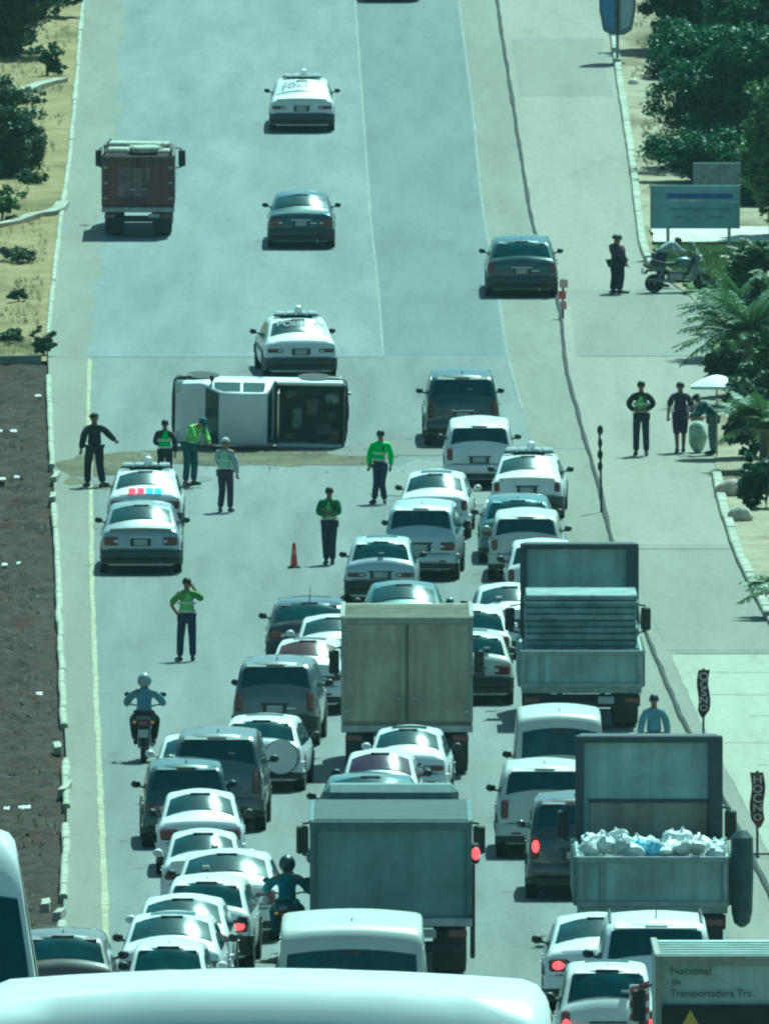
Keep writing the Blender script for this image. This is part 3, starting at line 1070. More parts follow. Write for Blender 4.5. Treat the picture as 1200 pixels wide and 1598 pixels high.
# ---- trucks
def truck_chassis(root, W, L, cabL, r=.44, cabH=2.5, cabcol=None, cab_w=None):
    for sg in (-1, 1):
        MB().box((sg * .42, L / 2, .72), (.09, L * .96, .2), .01).build('frame_rail', M_DARK, root)
        for y in (L * .20, L - cabL * .55):
            w = .52 if y < L / 2 else .26
            wheel(root, sg * (W / 2 - .08 - w / 2), y, r, w)
        MB().box((sg * (W / 2 - .34), L * .20 - r - .12, .40), (.5, .02, .62), .004).build('mud_flap', M_BLACK, root)
    MB().lathe([(-.9, .09), (.9, .09)], (0, L * .20, r), 'x', 10).build('axle', M_DARK, root)
    MB().tube([(-W * .44, -.02, .52), (W * .44, -.02, .52)], .065, 8).build('rear_bumper', M_BLACK, root)
    # cab
    cw = (cab_w or W * .92) / 2
    y0, y1 = L - cabL, L
    zt = cabH
    pr = [(y0, .55), (y0, zt - .10), (y0 + .12, zt), (y1 - .55, zt), (y1 - .30, zt - .10), (y1 - .06, 1.35), (y1, 1.15), (y1, .45), (y1 - .3, .40), (y0 + .2, .45)]
    cab = MB()
    secs = [(-cw, .94), (-cw * .94, 1.0), (cw * .94, 1.0), (cw, .94)]
    n = len(pr)
    vv = []
    cy, cz = (y0 + y1) / 2, 1.4
    for x, k in secs:
        vv += [(x * (1.0 if z < 1.4 else 1 - .05 * (z - 1.4)), cy + (y - cy) * (k if k < 1 else 1), cz + (z - cz) * (k if k < 1 else 1)) for y, z in pr]
    ff = [(i * n + k, i * n + (k + 1) % n, (i + 1) * n + (k + 1) % n, (i + 1) * n + k) for i in range(3) for k in range(n)]
    ff += [tuple(range(n)), tuple(3 * n + k for k in range(n))]
    cab.add(vv, ff)
    cab = cab.build('cab', cabcol or PW2, root, 40)
    MB().add([(-cw * .86, y1 - .325, zt - .16), (cw * .86, y1 - .325, zt - .16), (cw * .9, y1 - .06, 1.42), (-cw * .9, y1 - .06, 1.42)], [(0, 1, 2, 3)]).build('windshield', M_GLASS, root)
    for sg in (-1, 1):
        MB().add([(sg * (cw + .006), y0 + .35, 1.5), (sg * (cw + .006), y1 - .35, 1.5), (sg * (cw * .975 + .006), y1 - .55, zt - .22), (sg * (cw * .975 + .006), y0 + .35, zt - .22)], [(0, 1, 2, 3)]).build('side_window', M_GLASS, root)
        mb = MB().box((sg * (W / 2 + .16), y1 - .22, 1.80), (.20, .09, .46), .03)
        mb.tube([(sg * cw, y1 - .2, 2.1), (sg * (W / 2 + .16), y1 - .22, 2.06)], .02, 6)
        mb.tube([(sg * cw, y1 - .2, 1.5), (sg * (W / 2 + .16), y1 - .22, 1.56)], .02, 6)
        mb.build('mirror', M_BLACK, root)
    return cab


def tail_cluster(root, W, z, y, brake, dx=.22):
    for sg in (-1, 1):
        MB().box((sg * (W / 2 - dx), y, z), (.30, .06, .13), .015).build('tail_light', M_BRAKE if brake else M_RED, root)


def box_truck(name, label, px, py, W, L, H, boxmat, yaw=0, roofmat=None, floor=.95, cabL=1.9, cabH=2.5, brake=False, doors=True, cab_w=None, fairing=False, group=None, cabcol=None, trim=None, dark_cover=None):
    Mx = ground_matrix(G(px, py), R(yaw))
    root = empty(name, label, 'truck', Mx, group)
    footprint(label, Mx, W, L)
    truck_chassis(root, W, L, cabL, cabH=cabH, cab_w=cab_w, cabcol=cabcol)
    bl = L - cabL - .12
    bx = MB().box((0, bl / 2 + .03, (H + floor) / 2), (W, bl, H - floor), .02).build('cargo_box', boxmat, root)
    tm = trim or simple(boxmat.name + '_trim', (.24, .24, .21), .6, .2)
    # top rim, corner posts, sill
    MB().box((0, -.005, H - .05), (W + .03, .10, .14), .012).build('top_rim', tm, root)
    MB().box((0, -.005, floor - .02), (W + .02, .12, .14), .012).build('rear_sill', M_METAL, root)
    for sg in (-1, 1):
        MB().box((sg * (W / 2 - .035), -.006, (H + floor) / 2), (.09, .10, H - floor - .2), .012).build('corner_post', tm, root)
        MB().box((sg * (W / 2 - .02), bl / 2, H + .012), (.09, bl, .05), .01).build('roof_edge', tm, root)
    if doors:
        for sg in (-1, 1):
            d = MB().box((sg * (W / 4 - .02), -.028, (H + floor) / 2), (W / 2 - .10, .04, H - floor - .24), .01).build('rear_door', boxmat, root)
            MB().tube([(sg * .16, -.07, floor + .05), (sg * .16, -.07, H - .1)], .016, 6).build('lock_bar', boxmat, d)
            MB().box((sg * .16, -.08, floor + .55), (.16, .03, .05), .008).build('handle', M_METAL, d)
            for k in range(3):
                MB().box((sg * (W / 2 - .10), -.055, floor + .3 + k * (H - floor - .6) / 2), (.12, .02, .06), .005).build('hinge', M_METAL, d)
    if dark_cover:
        MB().box((0, bl / 2 + .03, H + .02), (W - .1, bl - .1, .05), .02).build('added_roof_cover', dark_cover, root)  # dark sheet added so the sunlit roof shows no bright strip
    for k in range(0 if dark_cover else int(bl / .6)):
        MB().box((0, .4 + k * .6, H + .012), (W * .96, .05, .02), .004).build('roof_bow', boxmat, root)
    if fairing:
        MB().box((0, bl + .35, H + .05), (W * .86, .8, .45), .12).build('cab_fairing', simple('fairing_grey', (.14, .19, .19), .5), root)
    tail_cluster(root, W, floor - .2, -.05, brake)
    MB().box((W * .22, -.05, floor - .20), (.31, .02, .14), .005).build('license_plate', M_PLATE, root)
    return root, bl


def dump_truck(name, label, px, py, W, L, bodymat, gate_z0, gate_z1, head_z, yaw=0, load=None, cabL=2.0, group=None, recess=None, brake=False):
    Mx = ground_matrix(G(px, py), R(yaw))
    root = empty(name, label, 'truck', Mx, group)
    footprint(label, Mx, W, L)
    truck_chassis(root, W, L, cabL, r=.46, cabH=min(2.75, head_z - .35), cabcol=simple('cab_faded_blue', (.10, .16, .17), .5))
    bl = L - cabL - .35
    fl = gate_z0
    MB().box((0, bl / 2, fl - .05), (W - .04, bl, .12), .01).build('bed_floor', bodymat, root)
    for sg in (-1, 1):
        wall = MB().box((sg * (W / 2 - .03), bl / 2 + .05, (fl + gate_z1) / 2), (.06, bl - .12, gate_z1 - fl), .01).build('side_wall', bodymat, root)
        for k in range(7):
            MB().box((sg * (W / 2 + .02), .25 + k * (bl - .4) / 6, (fl + gate_z1) / 2), (.06, .09, gate_z1 - fl - .02), .01).build('wall_rib', bodymat, wall)
    g = MB().box((0, -.02, (fl + gate_z1) / 2), (W - .02, .05, gate_z1 - fl), .01).build('tailgate', bodymat, root)
    gm = simple(bodymat.name + '_rib', (.26, .30, .29), .6)
    for z in (fl + .05, gate_z1 - .05):
        MB().box((0, -.06, z), (W, .06, .10), .012).build('gate_rail', gm, g)
    for x in (-W / 2 + .06, W / 2 - .06, -W / 2 + .42):
        MB().box((x, -.06, (fl + gate_z1) / 2), (.09, .055, gate_z1 - fl - .2), .012).build('gate_post', gm, g)
    # headboard: tall framed panel in front of the load
    hy = bl - .02
    hb = MB().box((0, hy, (fl + head_z) / 2), (W - .10, .05, head_z - fl), .01).build('headboard', recess or bodymat, root)
    fm = simple('headboard_frame', (.035, .045, .055), .6)
    for x, w in ((-W / 2 + .10, .14), (W / 2 - .13, .24)):
        MB().box((x, hy - .07, (gate_z1 + head_z) / 2), (w, .16, head_z - gate_z1), .02).build('frame_post', fm, hb)
    MB().box((0, hy - .06, head_z - .05), (W - .06, .2, .12), .02).build('frame_beam', fm, hb)
    MB().box((0, hy - .045, gate_z1 + (head_z - gate_z1) * .36), (W - .5, .05, .06), .01).build('frame_rail', fm, hb)
    MB().box((0, hy - .035, gate_z1 + (head_z - gate_z1) * .18), (W - .52, .04, (head_z - gate_z1) * .34), .01).build('lower_panel', weathered('headboard_lower', (.27, .26, .22), .7), hb)
    MB().box((0, hy + .35, head_z - .03), (W - .2, .7, .06), .02).build('cab_guard', fm, hb)
    tail_cluster(root, W, fl - .25, -.04, brake)
    MB().box((0, -.03, fl - .24), (W - .1, .06, .24), .01).build('light_board', M_DARK, root)
    MB().box((W * .2, -.075, fl - .24), (.31, .015, .14), .004).build('license_plate', M_PLATE, root)
    return root, bl


# ---- people: one skinned body each, clothes as children
BASE = dict(pel=(0, 0, .95), bel=(0, 0, 1.10), che=(0, .01, 1.28), upc=(0, 0, 1.40), nek=(0, 0, 1.49), hd1=(0, .015, 1.57), hd2=(0, .02, 1.65),
            shL=(-.18, 0, 1.40), elL=(-.25, -.03, 1.13), wrL=(-.27, .05, .89), haL=(-.27, .08, .82),
            shR=(.18, 0, 1.40), elR=(.25, -.03, 1.13), wrR=(.27, .05, .89), haR=(.27, .08, .82),
            hiL=(-.095, 0, .90), knL=(-.11, .03, .50), anL=(-.12, -.02, .09), toL=(-.14, .14, .035),
            hiR=(.095, 0, .90), knR=(.11, .03, .50), anR=(.12, -.02, .09), toR=(.14, .14, .035))
RAD = dict(pel=(.135, .10), bel=(.125, .095), che=(.15, .105), upc=(.12, .09), nek=(.055, .055), hd1=(.072, .085), hd2=(.078, .095),
           shL=.062, elL=.043, wrL=.028, haL=.032, shR=.062, elR=.043, wrR=.028, haR=.032,
           hiL=.085, knL=.06, anL=.04, toL=.035, hiR=.085, knR=.06, anR=.04, toR=.035)
EDGES = [('pel', 'bel'), ('bel', 'che'), ('che', 'upc'), ('upc', 'nek'), ('nek', 'hd1'), ('hd1', 'hd2'), ('upc', 'shL'), ('shL', 'elL'), ('elL', 'wrL'), ('wrL', 'haL'),
         ('upc', 'shR'), ('shR', 'elR'), ('elR', 'wrR'), ('wrR', 'haR'), ('pel', 'hiL'), ('hiL', 'knL'), ('knL', 'anL'), ('anL', 'toL'), ('pel', 'hiR'), ('hiR', 'knR'), ('knR', 'anR'), ('anR', 'toR')]


def skin_mesh(name, J, names, grow, mat, parent, root='pel', sub=2, rscale=None):
    idx = {n: i for i, n in enumerate(names)}
    es = [(idx[a], idx[b]) for a, b in EDGES if a in idx and b in idx]
    me = bpy.data.meshes.new(name)
    me.from_pydata([J[n] for n in names], es, [])
    o = bpy.data.objects.new(name, me)
    COL.objects.link(o)
    o.parent = parent
    md = o.modifiers.new('Skin', 'SKIN')
    md.use_smooth_shade = True
    md.branch_smoothing = .6
    if not me.skin_vertices:
        raise RuntimeError('no skin layer')
    for n, i in idx.items():
        r = RAD[n]
        r = (r, r) if not isinstance(r, tuple) else r
        k = (rscale or {}).get(n, 1.0)
        me.skin_vertices[0].data[i].radius = (r[0] * k + grow, r[1] * k + grow)
        me.skin_vertices[0].data[i].use_root = (n == root)
    sb = o.modifiers.new('Sub', 'SUBSURF')
    sb.levels = sb.render_levels = sub
    me.materials.append(mat)
    return o


SKIN = simple('skin_brown', (.22, .115, .07), .6)
HAIR = simple('hair_black', (.012, .011, .010), .6)
NAVY = simple('cloth_navy', (.018, .028, .055), .85)
CBLACK = simple('cloth_black', (.014, .014, .018), .85)
CPURP = simple('cloth_dark_purple', (.04, .022, .05), .85)
CTEAL = simple('cloth_teal', (.03, .09, .10), .85)
CGREY = simple('cloth_pale_grey', (.32, .36, .36), .85)
CBLUE = simple('cloth_light_blue', (.16, .27, .33), .85)
VEST = simple('hivis_green', (.16, .62, .07), .7, var=.1)
VEST2 = simple('hivis_lime', (.30, .60, .10), .7, var=.1)
VEST3 = simple('hivis_pale', (.40, .62, .40), .7, var=.1)
BAND = simple('reflective_band', (.62, .62, .52), .35)
SHOE = simple('shoe_black', (.015, .015, .015), .6)


def person(label, px, py, face, J=None, h=1.72, top=CBLACK, legs=NAVY, vest=None, head='hair', group='people standing on the road', M=None, sleeves='long', headmat=None, shorts=False, girth=1.0):
    j = dict(BASE)
    j.update(J or {})
    j = {k: Vector(v) for k, v in j.items()}
    k = h / 1.72
    if M is None:
        p = G(px, py)
        M = Matrix.Translation(p) @ Matrix.Rotation(R(face), 4, 'Z') @ Matrix.Diagonal((k * girth, k * girth, k, 1))
    root = empty('person', label, 'person', M, group)
    allj = list(BASE.keys())
    skin_mesh('body', j, allj, 0.0, SKIN, root)
    if shorts:
        jj = dict(j); jj['anL'] = j['knL'] + (j['anL'] - j['knL']) * .15; jj['anR'] = j['knR'] + (j['anR'] - j['knR']) * .15
    else:
        jj = j
    skin_mesh('trousers', jj, ['pel', 'hiL', 'knL', 'anL', 'hiR', 'knR', 'anR'], .026, legs, root, rscale={'anL': 1.25, 'anR': 1.25})
    sl = ['elL', 'wrL', 'elR', 'wrR'] if sleeves == 'long' else ['elL', 'elR']
    j3 = dict(j); j3['nek'] = j['upc'].lerp(j['nek'], .55)
    skin_mesh('shirt', j3, ['pel', 'bel', 'che', 'upc', 'nek', 'shL', 'shR'] + sl, .032, top, root)
    if vest:
        j2 = dict(j)
        j2['shL'] = j['upc'] + (j['shL'] - j['upc']) * .78; j2['shR'] = j['upc'] + (j['shR'] - j['upc']) * .78
        v = skin_mesh('safety_vest', j2, ['pel', 'bel', 'che', 'upc', 'shL', 'shR'], .046, vest, root, rscale={'shL': .95, 'shR': .95})
        mb = MB()
        for a, b, t in (('pel', 'bel', .55), ('bel', 'che', .55)):
            c = j[a].lerp(j[b], t); d = (j[b] - j[a]).normalized()
            q = d.to_track_quat('Z', 'Y').to_matrix()
            ra, rb = .192, .160
            for s_ in (0, 1):
                pass
            ring0 = [c + q @ Vector((ra * math.cos(u), rb * math.sin(u), -.022)) for u in np.linspace(0, 2 * math.pi, 24, endpoint=False)]
            ring1 = [c + q @ Vector((ra * math.cos(u), rb * math.sin(u), .022)) for u in np.linspace(0, 2 * math.pi, 24, endpoint=False)]
            mb.add(ring0 + ring1, [(i, (i + 1) % 24, 24 + (i + 1) % 24, 24 + i) for i in range(24)])
        mb.build('reflective_band', BAND, v)
    bc = j['pel'].lerp(j['bel'], .12)
    bq = (j['bel'] - j['pel']).normalized().to_track_quat('Z', 'Y').to_matrix()
    br = [[bc + bq @ Vector((.172 * math.cos(u), .138 * math.sin(u), dz_)) for u in np.linspace(0, 2 * math.pi, 25)] for dz_ in (-.022, .022)]
    if not shorts:
        bl_ = MB().grid(br).build('belt', CBLACK, root)
        if vest:
            MB().box(tuple(bc + bq @ Vector((.18, .02, -.06))), (.05, .09, .15), .015).build('belt_pouch', CBLACK, root)
            MB().box(tuple(j['upc'] + Vector((-.11, .125, -.10))), (.05, .035, .11), .01).build('radio', M_BLACK, root)
    # hands: palm, four fingers and a thumb
    for sd in 'LR':
        w, hh = j['wr' + sd], j['ha' + sd]
        d = (hh - w).normalized()
        a = d.cross(Vector((0, 1, 0)))
        if a.length < .1: a = d.cross(Vector((1, 0, 0)))
        a.normalize(); b = a.cross(d)
        mb = MB()
        for f, ln in ((-1.5, .060), (-.5, .074), (.5, .078), (1.5, .070)):
            p0 = hh + a * f * .017
            p1 = p0 + d * ln * .55 + b * .004
            mb.tube([p0, p1, p1 + d * ln * .45 + b * .022], [.0095, .009, .007], 6)
        sg = 1 if sd == 'R' else -1
        p0 = hh - d * .03 - a * .028 * sg
        mb.tube([p0, p0 - a * .03 * sg + d * .025, p0 - a * .035 * sg + d * .06 + b * .01], [.011, .010, .008], 6)
        mb.build('hand', SKIN, root)
        an, to = j['an' + sd], j['to' + sd]
        mb = MB()
        dd = (to - an); dd.z = 0; dd = dd.normalized() if dd.length > .01 else Vector((0, 1, 0))
        sole = min(an.z - .09, to.z - .035)
        mb.tube([an - dd * .06 + Vector((0, 0, -.045)), an + dd * .02 + Vector((0, 0, -.03)), an.lerp(to, .6) + Vector((0, 0, -.006)), to + dd * .06 + Vector((0, 0, .0))], [.042, .052, .046, .030], 8)
        mb.build('shoe', SHOE, root)
    # head details
    hc = j['hd1'].lerp(j['hd2'], .5)
    up = (j['hd2'] - j['hd1']).normalized()
    fw = Vector((0, 1, 0)) - up * up.y
    fw = fw.normalized() if fw.length > .05 else Vector((0, 0, -1))
    rt = fw.cross(up).normalized()
    mb = MB()
    mb.tube([hc + fw * .088 + up * .02, hc + fw * .112 - up * .015, hc + fw * .09 - up * .025], [.008, .014, .009], 6)
    for s_ in (-1, 1):
        mb.ell(hc + rt * s_ * .082 - up * .005, (.012, .02, .03), 8, 6)
        mb.ell(hc + fw * .085 + rt * s_ * .03 + up * .02, (.011, .008, .008), 6, 4)
    mb.tube([hc + fw * .088 - up * .055 - rt * .022, hc + fw * .092 - up * .057, hc + fw * .088 - up * .055 + rt * .022], .006, 5)
    mb.build('face', SKIN, root)
    Q = Matrix((rt, fw, up)).transposed()
    if head == 'hair':
        mb = MB().ell((0, 0, 0), (.096, .112, .115), 14, 8, -.25, 1.0)
        mb.v = [tuple(Q @ Vector((x, y - .015, z)) + hc + up * .015) for x, y, z in mb.v]
        mb.build('hair', headmat or HAIR, root)
    elif head == 'cap':
        mb = MB().ell((0, 0, 0), (.102, .118, .105), 14, 6, 0.0, 1.0)
        mb.prism([(-.07, .10), (.07, .10), (.06, .19), (0, .205), (-.06, .19)], .0, .015, 'z')
        mb.v = [tuple(Q @ Vector((x, y - .005, z)) + hc + up * .03) for x, y, z in mb.v]
        mb.build('cap', headmat or CBLACK, root)
    else:
        mb = MB().ell((0, 0, 0), (.135, .155, .15), 16, 10)
        mb.v = [tuple(Q @ Vector((x, y, z)) + hc + up * .015) for x, y, z in mb.v]
        mb.build('helmet', headmat or CBLACK, root)
        mb = MB().ell((0, .02, 0), (.138, .142, .09), 16, 6)
        mb.v = [tuple(Q @ Vector((x, y, z)) + hc + up * .0) for x, y, z in mb.v]
        mb.build('visor', M_GLASS, root)
    return root


def motorcycle(label, px, py, yaw, body, group=None, scooter=False, M=None, screen=None, tail=M_RED):
    Mx = M if M is not None else ground_matrix(G(px, py), R(yaw))
    root = empty('motorcycle', label, 'motorcycle', Mx, group)
    footprint(label, Mx, .7, 1.95)
    r = .29 if not scooter else .25
    for y in (.30, 1.62):
        t, rm = wheel_meshes(r, .11)
        o = link_mesh('wheel', t, root, (0, y, r)); link_mesh('rim', rm, o)
    for sg in (-1, 1):
        MB().tube([(sg * .08, 1.62, r), (sg * .08, 1.42, .92)], .022, 6).build('fork', M_METAL, root)
        MB().tube([(sg * .09, .30, r), (sg * .10, .55, .62)], .022, 6).build('shock', M_METAL, root)
        MB().tube([(sg * .02, 1.40, 1.0), (sg * .22, 1.38, 1.05), (sg * .36, 1.25, 1.06)], .016, 6).build('handlebar', M_BLACK, root)
        mb = MB().ell((sg * .33, 1.36, 1.25), (.075, .02, .05), 10, 6)
        mb.tube([(sg * .26, 1.37, 1.06), (sg * .33, 1.36, 1.22)], .009, 5)
        mb.build('mirror', M_BLACK, root)
        MB().box((sg * .17, .10, .78), (.07, .07, .05), .015).build('turn_signal', simple('amber', (.6, .25, .02), .3), root)
    # frame, engine, tank, seat
    MB().tube([(0, .35, .60), (0, .8, .48), (0, 1.2, .50), (0, 1.40, .95)], .05, 8).build('frame', M_BLACK, root)
    MB().box((0, .88, .42), (.26, .46, .30), .07).build('engine', M_METAL, root)
    MB().ell((0, 1.10, .80), (.15, .27, .15), 14, 8).build('tank', body, root)
    MB().prism([(.18, .80), (.25, .90), (.62, .80), (.90, .82), (.88, .72), (.28, .70)], -.14, .14, 'x').build('seat', M_BLACK, root)
    MB().prism([(.02, .70), (.10, .84), (.50, .74), (.60, .58), (.22, .60)], -.12, .12, 'x').build('tail_fairing', body, root)
    MB().box((0, .02, .76), (.18, .05, .08), .02).build('tail_light', tail, root)
    MB().box((0, -.02, .58), (.20, .015, .16), .004).build('license_plate', M_PLATE, root)
    MB().tube([(.15, .85, .30), (.17, .1, .36)], [.035, .05], 8).build('exhaust', M_METAL, root)
    MB().prism([(.02, .52), (.10, .62), (.36, .62), (.58, .40), (.52, .40), (.34, .58), (.12, .57), (.06, .50)], -.08, .08, 'x').build('rear_fender', M_BLACK, root)
    MB().prism([(1.35, .50), (1.50, .60), (1.72, .60), (1.88, .46), (1.84, .45), (1.70, .56), (1.52, .56), (1.40, .48)], -.07, .07, 'x').build('front_fender', body, root)
    MB().ell((0, 1.52, .92), (.12, .10, .11), 12, 8).build('headlight', M_HEAD, root)
    if scooter:
        MB().prism([(1.30, .32), (1.40, .35), (1.52, .95), (1.42, 1.02)], -.20, .20, 'x').build('leg_shield', body, root)
        MB().box((0, 1.02, .30), (.34, .50, .06), .02).build('footboard', M_BLACK, root)
    if screen:
        MB().add([(-.17, 1.50, 1.02), (.17, 1.50, 1.02), (.14, 1.36, 1.36), (-.14, 1.36, 1.36), (-.17, 1.515, 1.02), (.17, 1.515, 1.02), (.14, 1.375, 1.36), (-.14, 1.375, 1.36)],
                 [(0, 1, 2, 3), (4, 5, 6, 7), (0, 1, 5, 4), (2, 3, 7, 6), (1, 2, 6, 5), (0, 3, 7, 4)]).build('windscreen', screen, root)
    return root, Mx


RIDE = dict(pel=(0, .0, .90), bel=(0, .05, 1.04), che=(0, .11, 1.22), upc=(0, .14, 1.33), nek=(0, .17, 1.42), hd1=(0, .20, 1.50), hd2=(0, .21, 1.57),
            shL=(-.19, .14, 1.33), elL=(-.34, .32, 1.14), wrL=(-.35, .56, 1.08), haL=(-.35, .63, 1.08), shR=(.19, .14, 1.33), elR=(.34, .32, 1.14), wrR=(.35, .56, 1.08), haR=(.35, .63, 1.08),
            hiL=(-.11, .02, .88), knL=(-.22, .42, .80), anL=(-.17, .30, .40), toL=(-.18, .46, .34), hiR=(.11, .02, .88), knR=(.22, .42, .80), anR=(.17, .30, .40), toR=(.18, .46, .34))


def rider(label, Mx, top, legs, helmet, group=None):
    return person(label, 0, 0, 0, RIDE, M=Mx @ Matrix.Translation((0, .58, 0.0)), top=top, legs=legs, head='helmet', headmat=helmet, group=group)


# ------------------------------------------------------------------ placing the vehicles
LB_OFF = [M_LB_W, M_LB_W, M_LB_W, M_LB_W]
LB_ON = [M_LB_RED, M_LB_RED, M_LB_BLUE, M_LB_BLUE]
QL, QC, QR, UP = 'queue in the left lane', 'queue in the middle lane', 'queue in the right lane', 'vehicles on the open road uphill'

# open road beyond the accident
car('car', 'dark car just entering at the top edge of the picture', 'car', 610, 3, 'sedan', 1.85, 4.5, 1.42, PBLACK, group=UP)
car('police_car', 'white police car farthest up the open road with lettering on its rear window', 'police car', 471, 207, 'sedan', 1.92, 4.7, 1.42, PW, bumper=M_BUMP, lightbar=LB_OFF, rear_glass=M_DECAL_GLARE, text='POLICIA', mirror_mat=M_BLACK, group=UP)
car('car', 'dark sedan alone in the middle of the road between two police cars', 'car', 470, 389, 'sedan', 1.84, 4.5, 1.40, PTEAL, bumper=M_BUMP, mirror_mat=M_BLACK, group=UP)
car('car', 'dark teal hatchback beside the median kerb near the parked motorcycle', 'car', 814, 465, 'hatch', 1.92, 4.3, 1.50, PTEAL, bumper=M_BUMP, mirror_mat=M_BLACK, group=UP)
car('police_car', 'white police car stopped at a slant right behind the overturned pickup', 'police car', 470, 593, 'sedan', 1.85, 4.6, 1.42, PW, yaw=4, bumper=M_BUMP, rear_glass=M_GLARE, lightbar=LB_OFF, mirror_mat=M_BLACK, stripe=simple('stripe_grey', (.12, .14, .15), .5), text='POLICIA', group=UP)
# small dark-red cargo truck
tr, bl = box_truck('cargo_truck', 'small dark red cargo truck with junk on its roof in the far left lane', 216, 371, 2.0, 5.6, 2.25, weathered('truck_dark_red', (.12, .035, .04), .6, .4), floor=.8, cabL=1.6, cabH=2.2, cab_w=1.8, doors=True, cabcol=PDARK, group=UP, trim=simple('trim_rust', (.07, .055, .05), .7, var=.4))
for x, y, z, sx, sy, sz in ((-.55, .5, .12, .6, .7, .16), (.2, .7, .14, .8, .9, .18), (.72, .4, .1, .35, .6, .12), (-.1, 1.8, .16, 1.5, .8, .2), (.5, 2.6, .12, .6, .7, .14)):
    MB().box((x, y, 2.27 + z), (sx, sy, sz), .04, Matrix.Rotation(random.uniform(-.3, .3), 3, 'Z')).build('roof_load', simple('junk_pale', (.36, .36, .30), .8, var=.3), tr)
MB().tube([(-.92, .05, 2.28), (-.92, .05, 2.55), (-.8, 2.5, 2.55), (-.8, 2.5, 2.28)], .03, 6).build('roof_rack', M_BLACK, tr)
MB().tube([(.92, .05, 2.28), (.92, .05, 2.42), (.9, 2.5, 2.42), (.9, 2.5, 2.28)], .03, 6).build('roof_rack', M_BLACK, tr)
MB().box((-.1, -.06, 1.55), (.9, .01, .8), .003).build('door_poster', simple('poster_mauve', (.13, .09, .10), .6, var=.6, scale=3.0), tr)

# left lane by the yellow line
car('police_car', 'white police car with red and blue lights lit behind the silver sedan', 'police car', 227, 838, 'sedan', 1.72, 4.4, 1.40, PW, bumper=M_BUMP, rear_glass=M_GLARE, lightbar=LB_OFF, mirror_mat=M_BLACK, decklights=True)
car('car', 'silver sedan alone beside the yellow edge line', 'car', 220, 897, 'sedan', 1.80, 4.5, 1.46, PSIL, mirror_mat=M_BLACK, bumper=M_BUMP)

# around the bottleneck
car('off_road_car', 'dark green off-roader at the head of the queue right of the overturned pickup', 'car', 722, 697, 'suv', 1.82, 4.2, 1.72, PGREEN, yaw=1, mirror_mat=M_BLACK, group=QC)
car('station_wagon', 'white station wagon right behind the dark green off-roader', 'car', 748, 765, 'suv', 1.68, 4.3, 1.55, PW, mirror_mat=M_BLACK, group=QC)
car('police_car', 'white police car with beacon in the right lane of the bottleneck', 'police car', 822, 812, 'sedan', 1.68, 4.3, 1.38, PW, yaw=-2, bumper=M_BUMP, rear_glass=M_GLARE, lightbar=LB_OFF, group=QR)
car('car', 'pale white sedan with bright glints left of the police car in the bottleneck', 'car', 677, 842, 'sedan', 1.65, 4.2, 1.40, PW2, yaw=-2, group=QC)
car('car', 'dark teal car directly behind the police car in the bottleneck', 'car', 808, 880, 'hatch', 1.75, 4.1, 1.42, PTEAL2, glass=M_GLASS, group=QR)
car('minivan', 'grey minivan with large dark rear window in the middle of the queue', 'van', 656, 907, 'suv', 1.66, 4.3, 1.66, PSILV, yaw=-2.5, mirror_mat=M_BLACK, group=QC)
car('car', 'silver white hatchback nearest the police officer with crossed arms', 'car', 594, 946, 'hatch', 1.58, 3.9, 1.40, PSILV, yaw=-1, mirror_mat=M_BLACK, group=QC)
car('car', 'dark car hidden behind the tan box truck with only its roof showing', 'car', 630, 1026, 'sedan', 1.78, 4.4, 1.44, PTEAL2, group=QC)
car('minivan', 'pale teal minivan ahead of the upper dump truck', 'van', 820, 908, 'suv', 1.66, 4.2, 1.47, PPALE, yaw=-1, group=QR)
car('car', 'white hatchback mostly hidden behind the upper dump truck', 'car', 846, 955, 'hatch', 1.62, 3.9, 1.45, PW, group=QR)
car('car', 'white sedan between the tan box truck and the upper dump truck', 'car', 797, 1028, 'sedan', 1.65, 4.2, 1.42, PW, yaw=1, group=QR)
car('car', 'white wagon half hidden by the tan box truck on its right side', 'car', 738, 1064, 'hatch', 1.62, 4.1, 1.45, PW, yaw=1, group=QR)
car('car', 'pale rounded car right beside the tan box truck with its rear corner showing', 'car', 738, 1101, 'hatch', 1.64, 3.9, 1.40, PPALE, yaw=2, group=QR)
# left queue, far to near
car('car', 'black hatchback at the front of the left queue', 'car', 483, 1044, 'hatch', 1.80, 4.2, 1.36, PBLACK, antenna=True, group=QL)
car('car', 'white car tucked between the black hatchback and the tan box truck', 'car', 521, 1070, 'sedan', 1.64, 3.9, 1.30, PW, group=QL)
car('car', 'white sedan ahead of the dark grey off-roader in the left queue', 'car', 476, 1116, 'sedan', 1.55, 4.1, 1.40, PW, yaw=-3, glass=glass_dark('glass_wine', (.05, .02, .025)), group=QL)
car('off_road_car', 'dark grey off-roader with a wide rear window in the left queue', 'car', 429, 1166, 'suv', 1.66, 4.3, 1.64, PGREY, yaw=-2.5, mirror_mat=M_BLACK, group=QL)
car('car', 'white car with spare wheel behind the dark grey off-roader', 'car', 406, 1236, 'hatch', 1.60, 4.0, 1.32, PW, yaw=-3, spare=True, group=QL)
car('car', 'white car peeping out left of the grey van near the motorcyclist', 'car', 308, 1268, 'sedan', 1.62, 4.0, 1.30, PW, group=QL)
car('van', 'grey van with dark windows in the left queue', 'van', 338, 1299, 'suv', 1.72, 4.2, 1.76, PGREY, yaw=-1.5, group=QL)
car('off_road_car', 'dark teal off-roader with a left mirror below the motorcyclist', 'car', 292, 1325, 'suv', 1.56, 4.0, 1.48, PTEAL, yaw=1.5, mirror_mat=M_BLACK, group=QL)
car('car', 'white sedan directly behind the dark teal off-roader', 'car', 313, 1368, 'sedan', 1.52, 3.9, 1.36, PW, yaw=.5, group=QL)
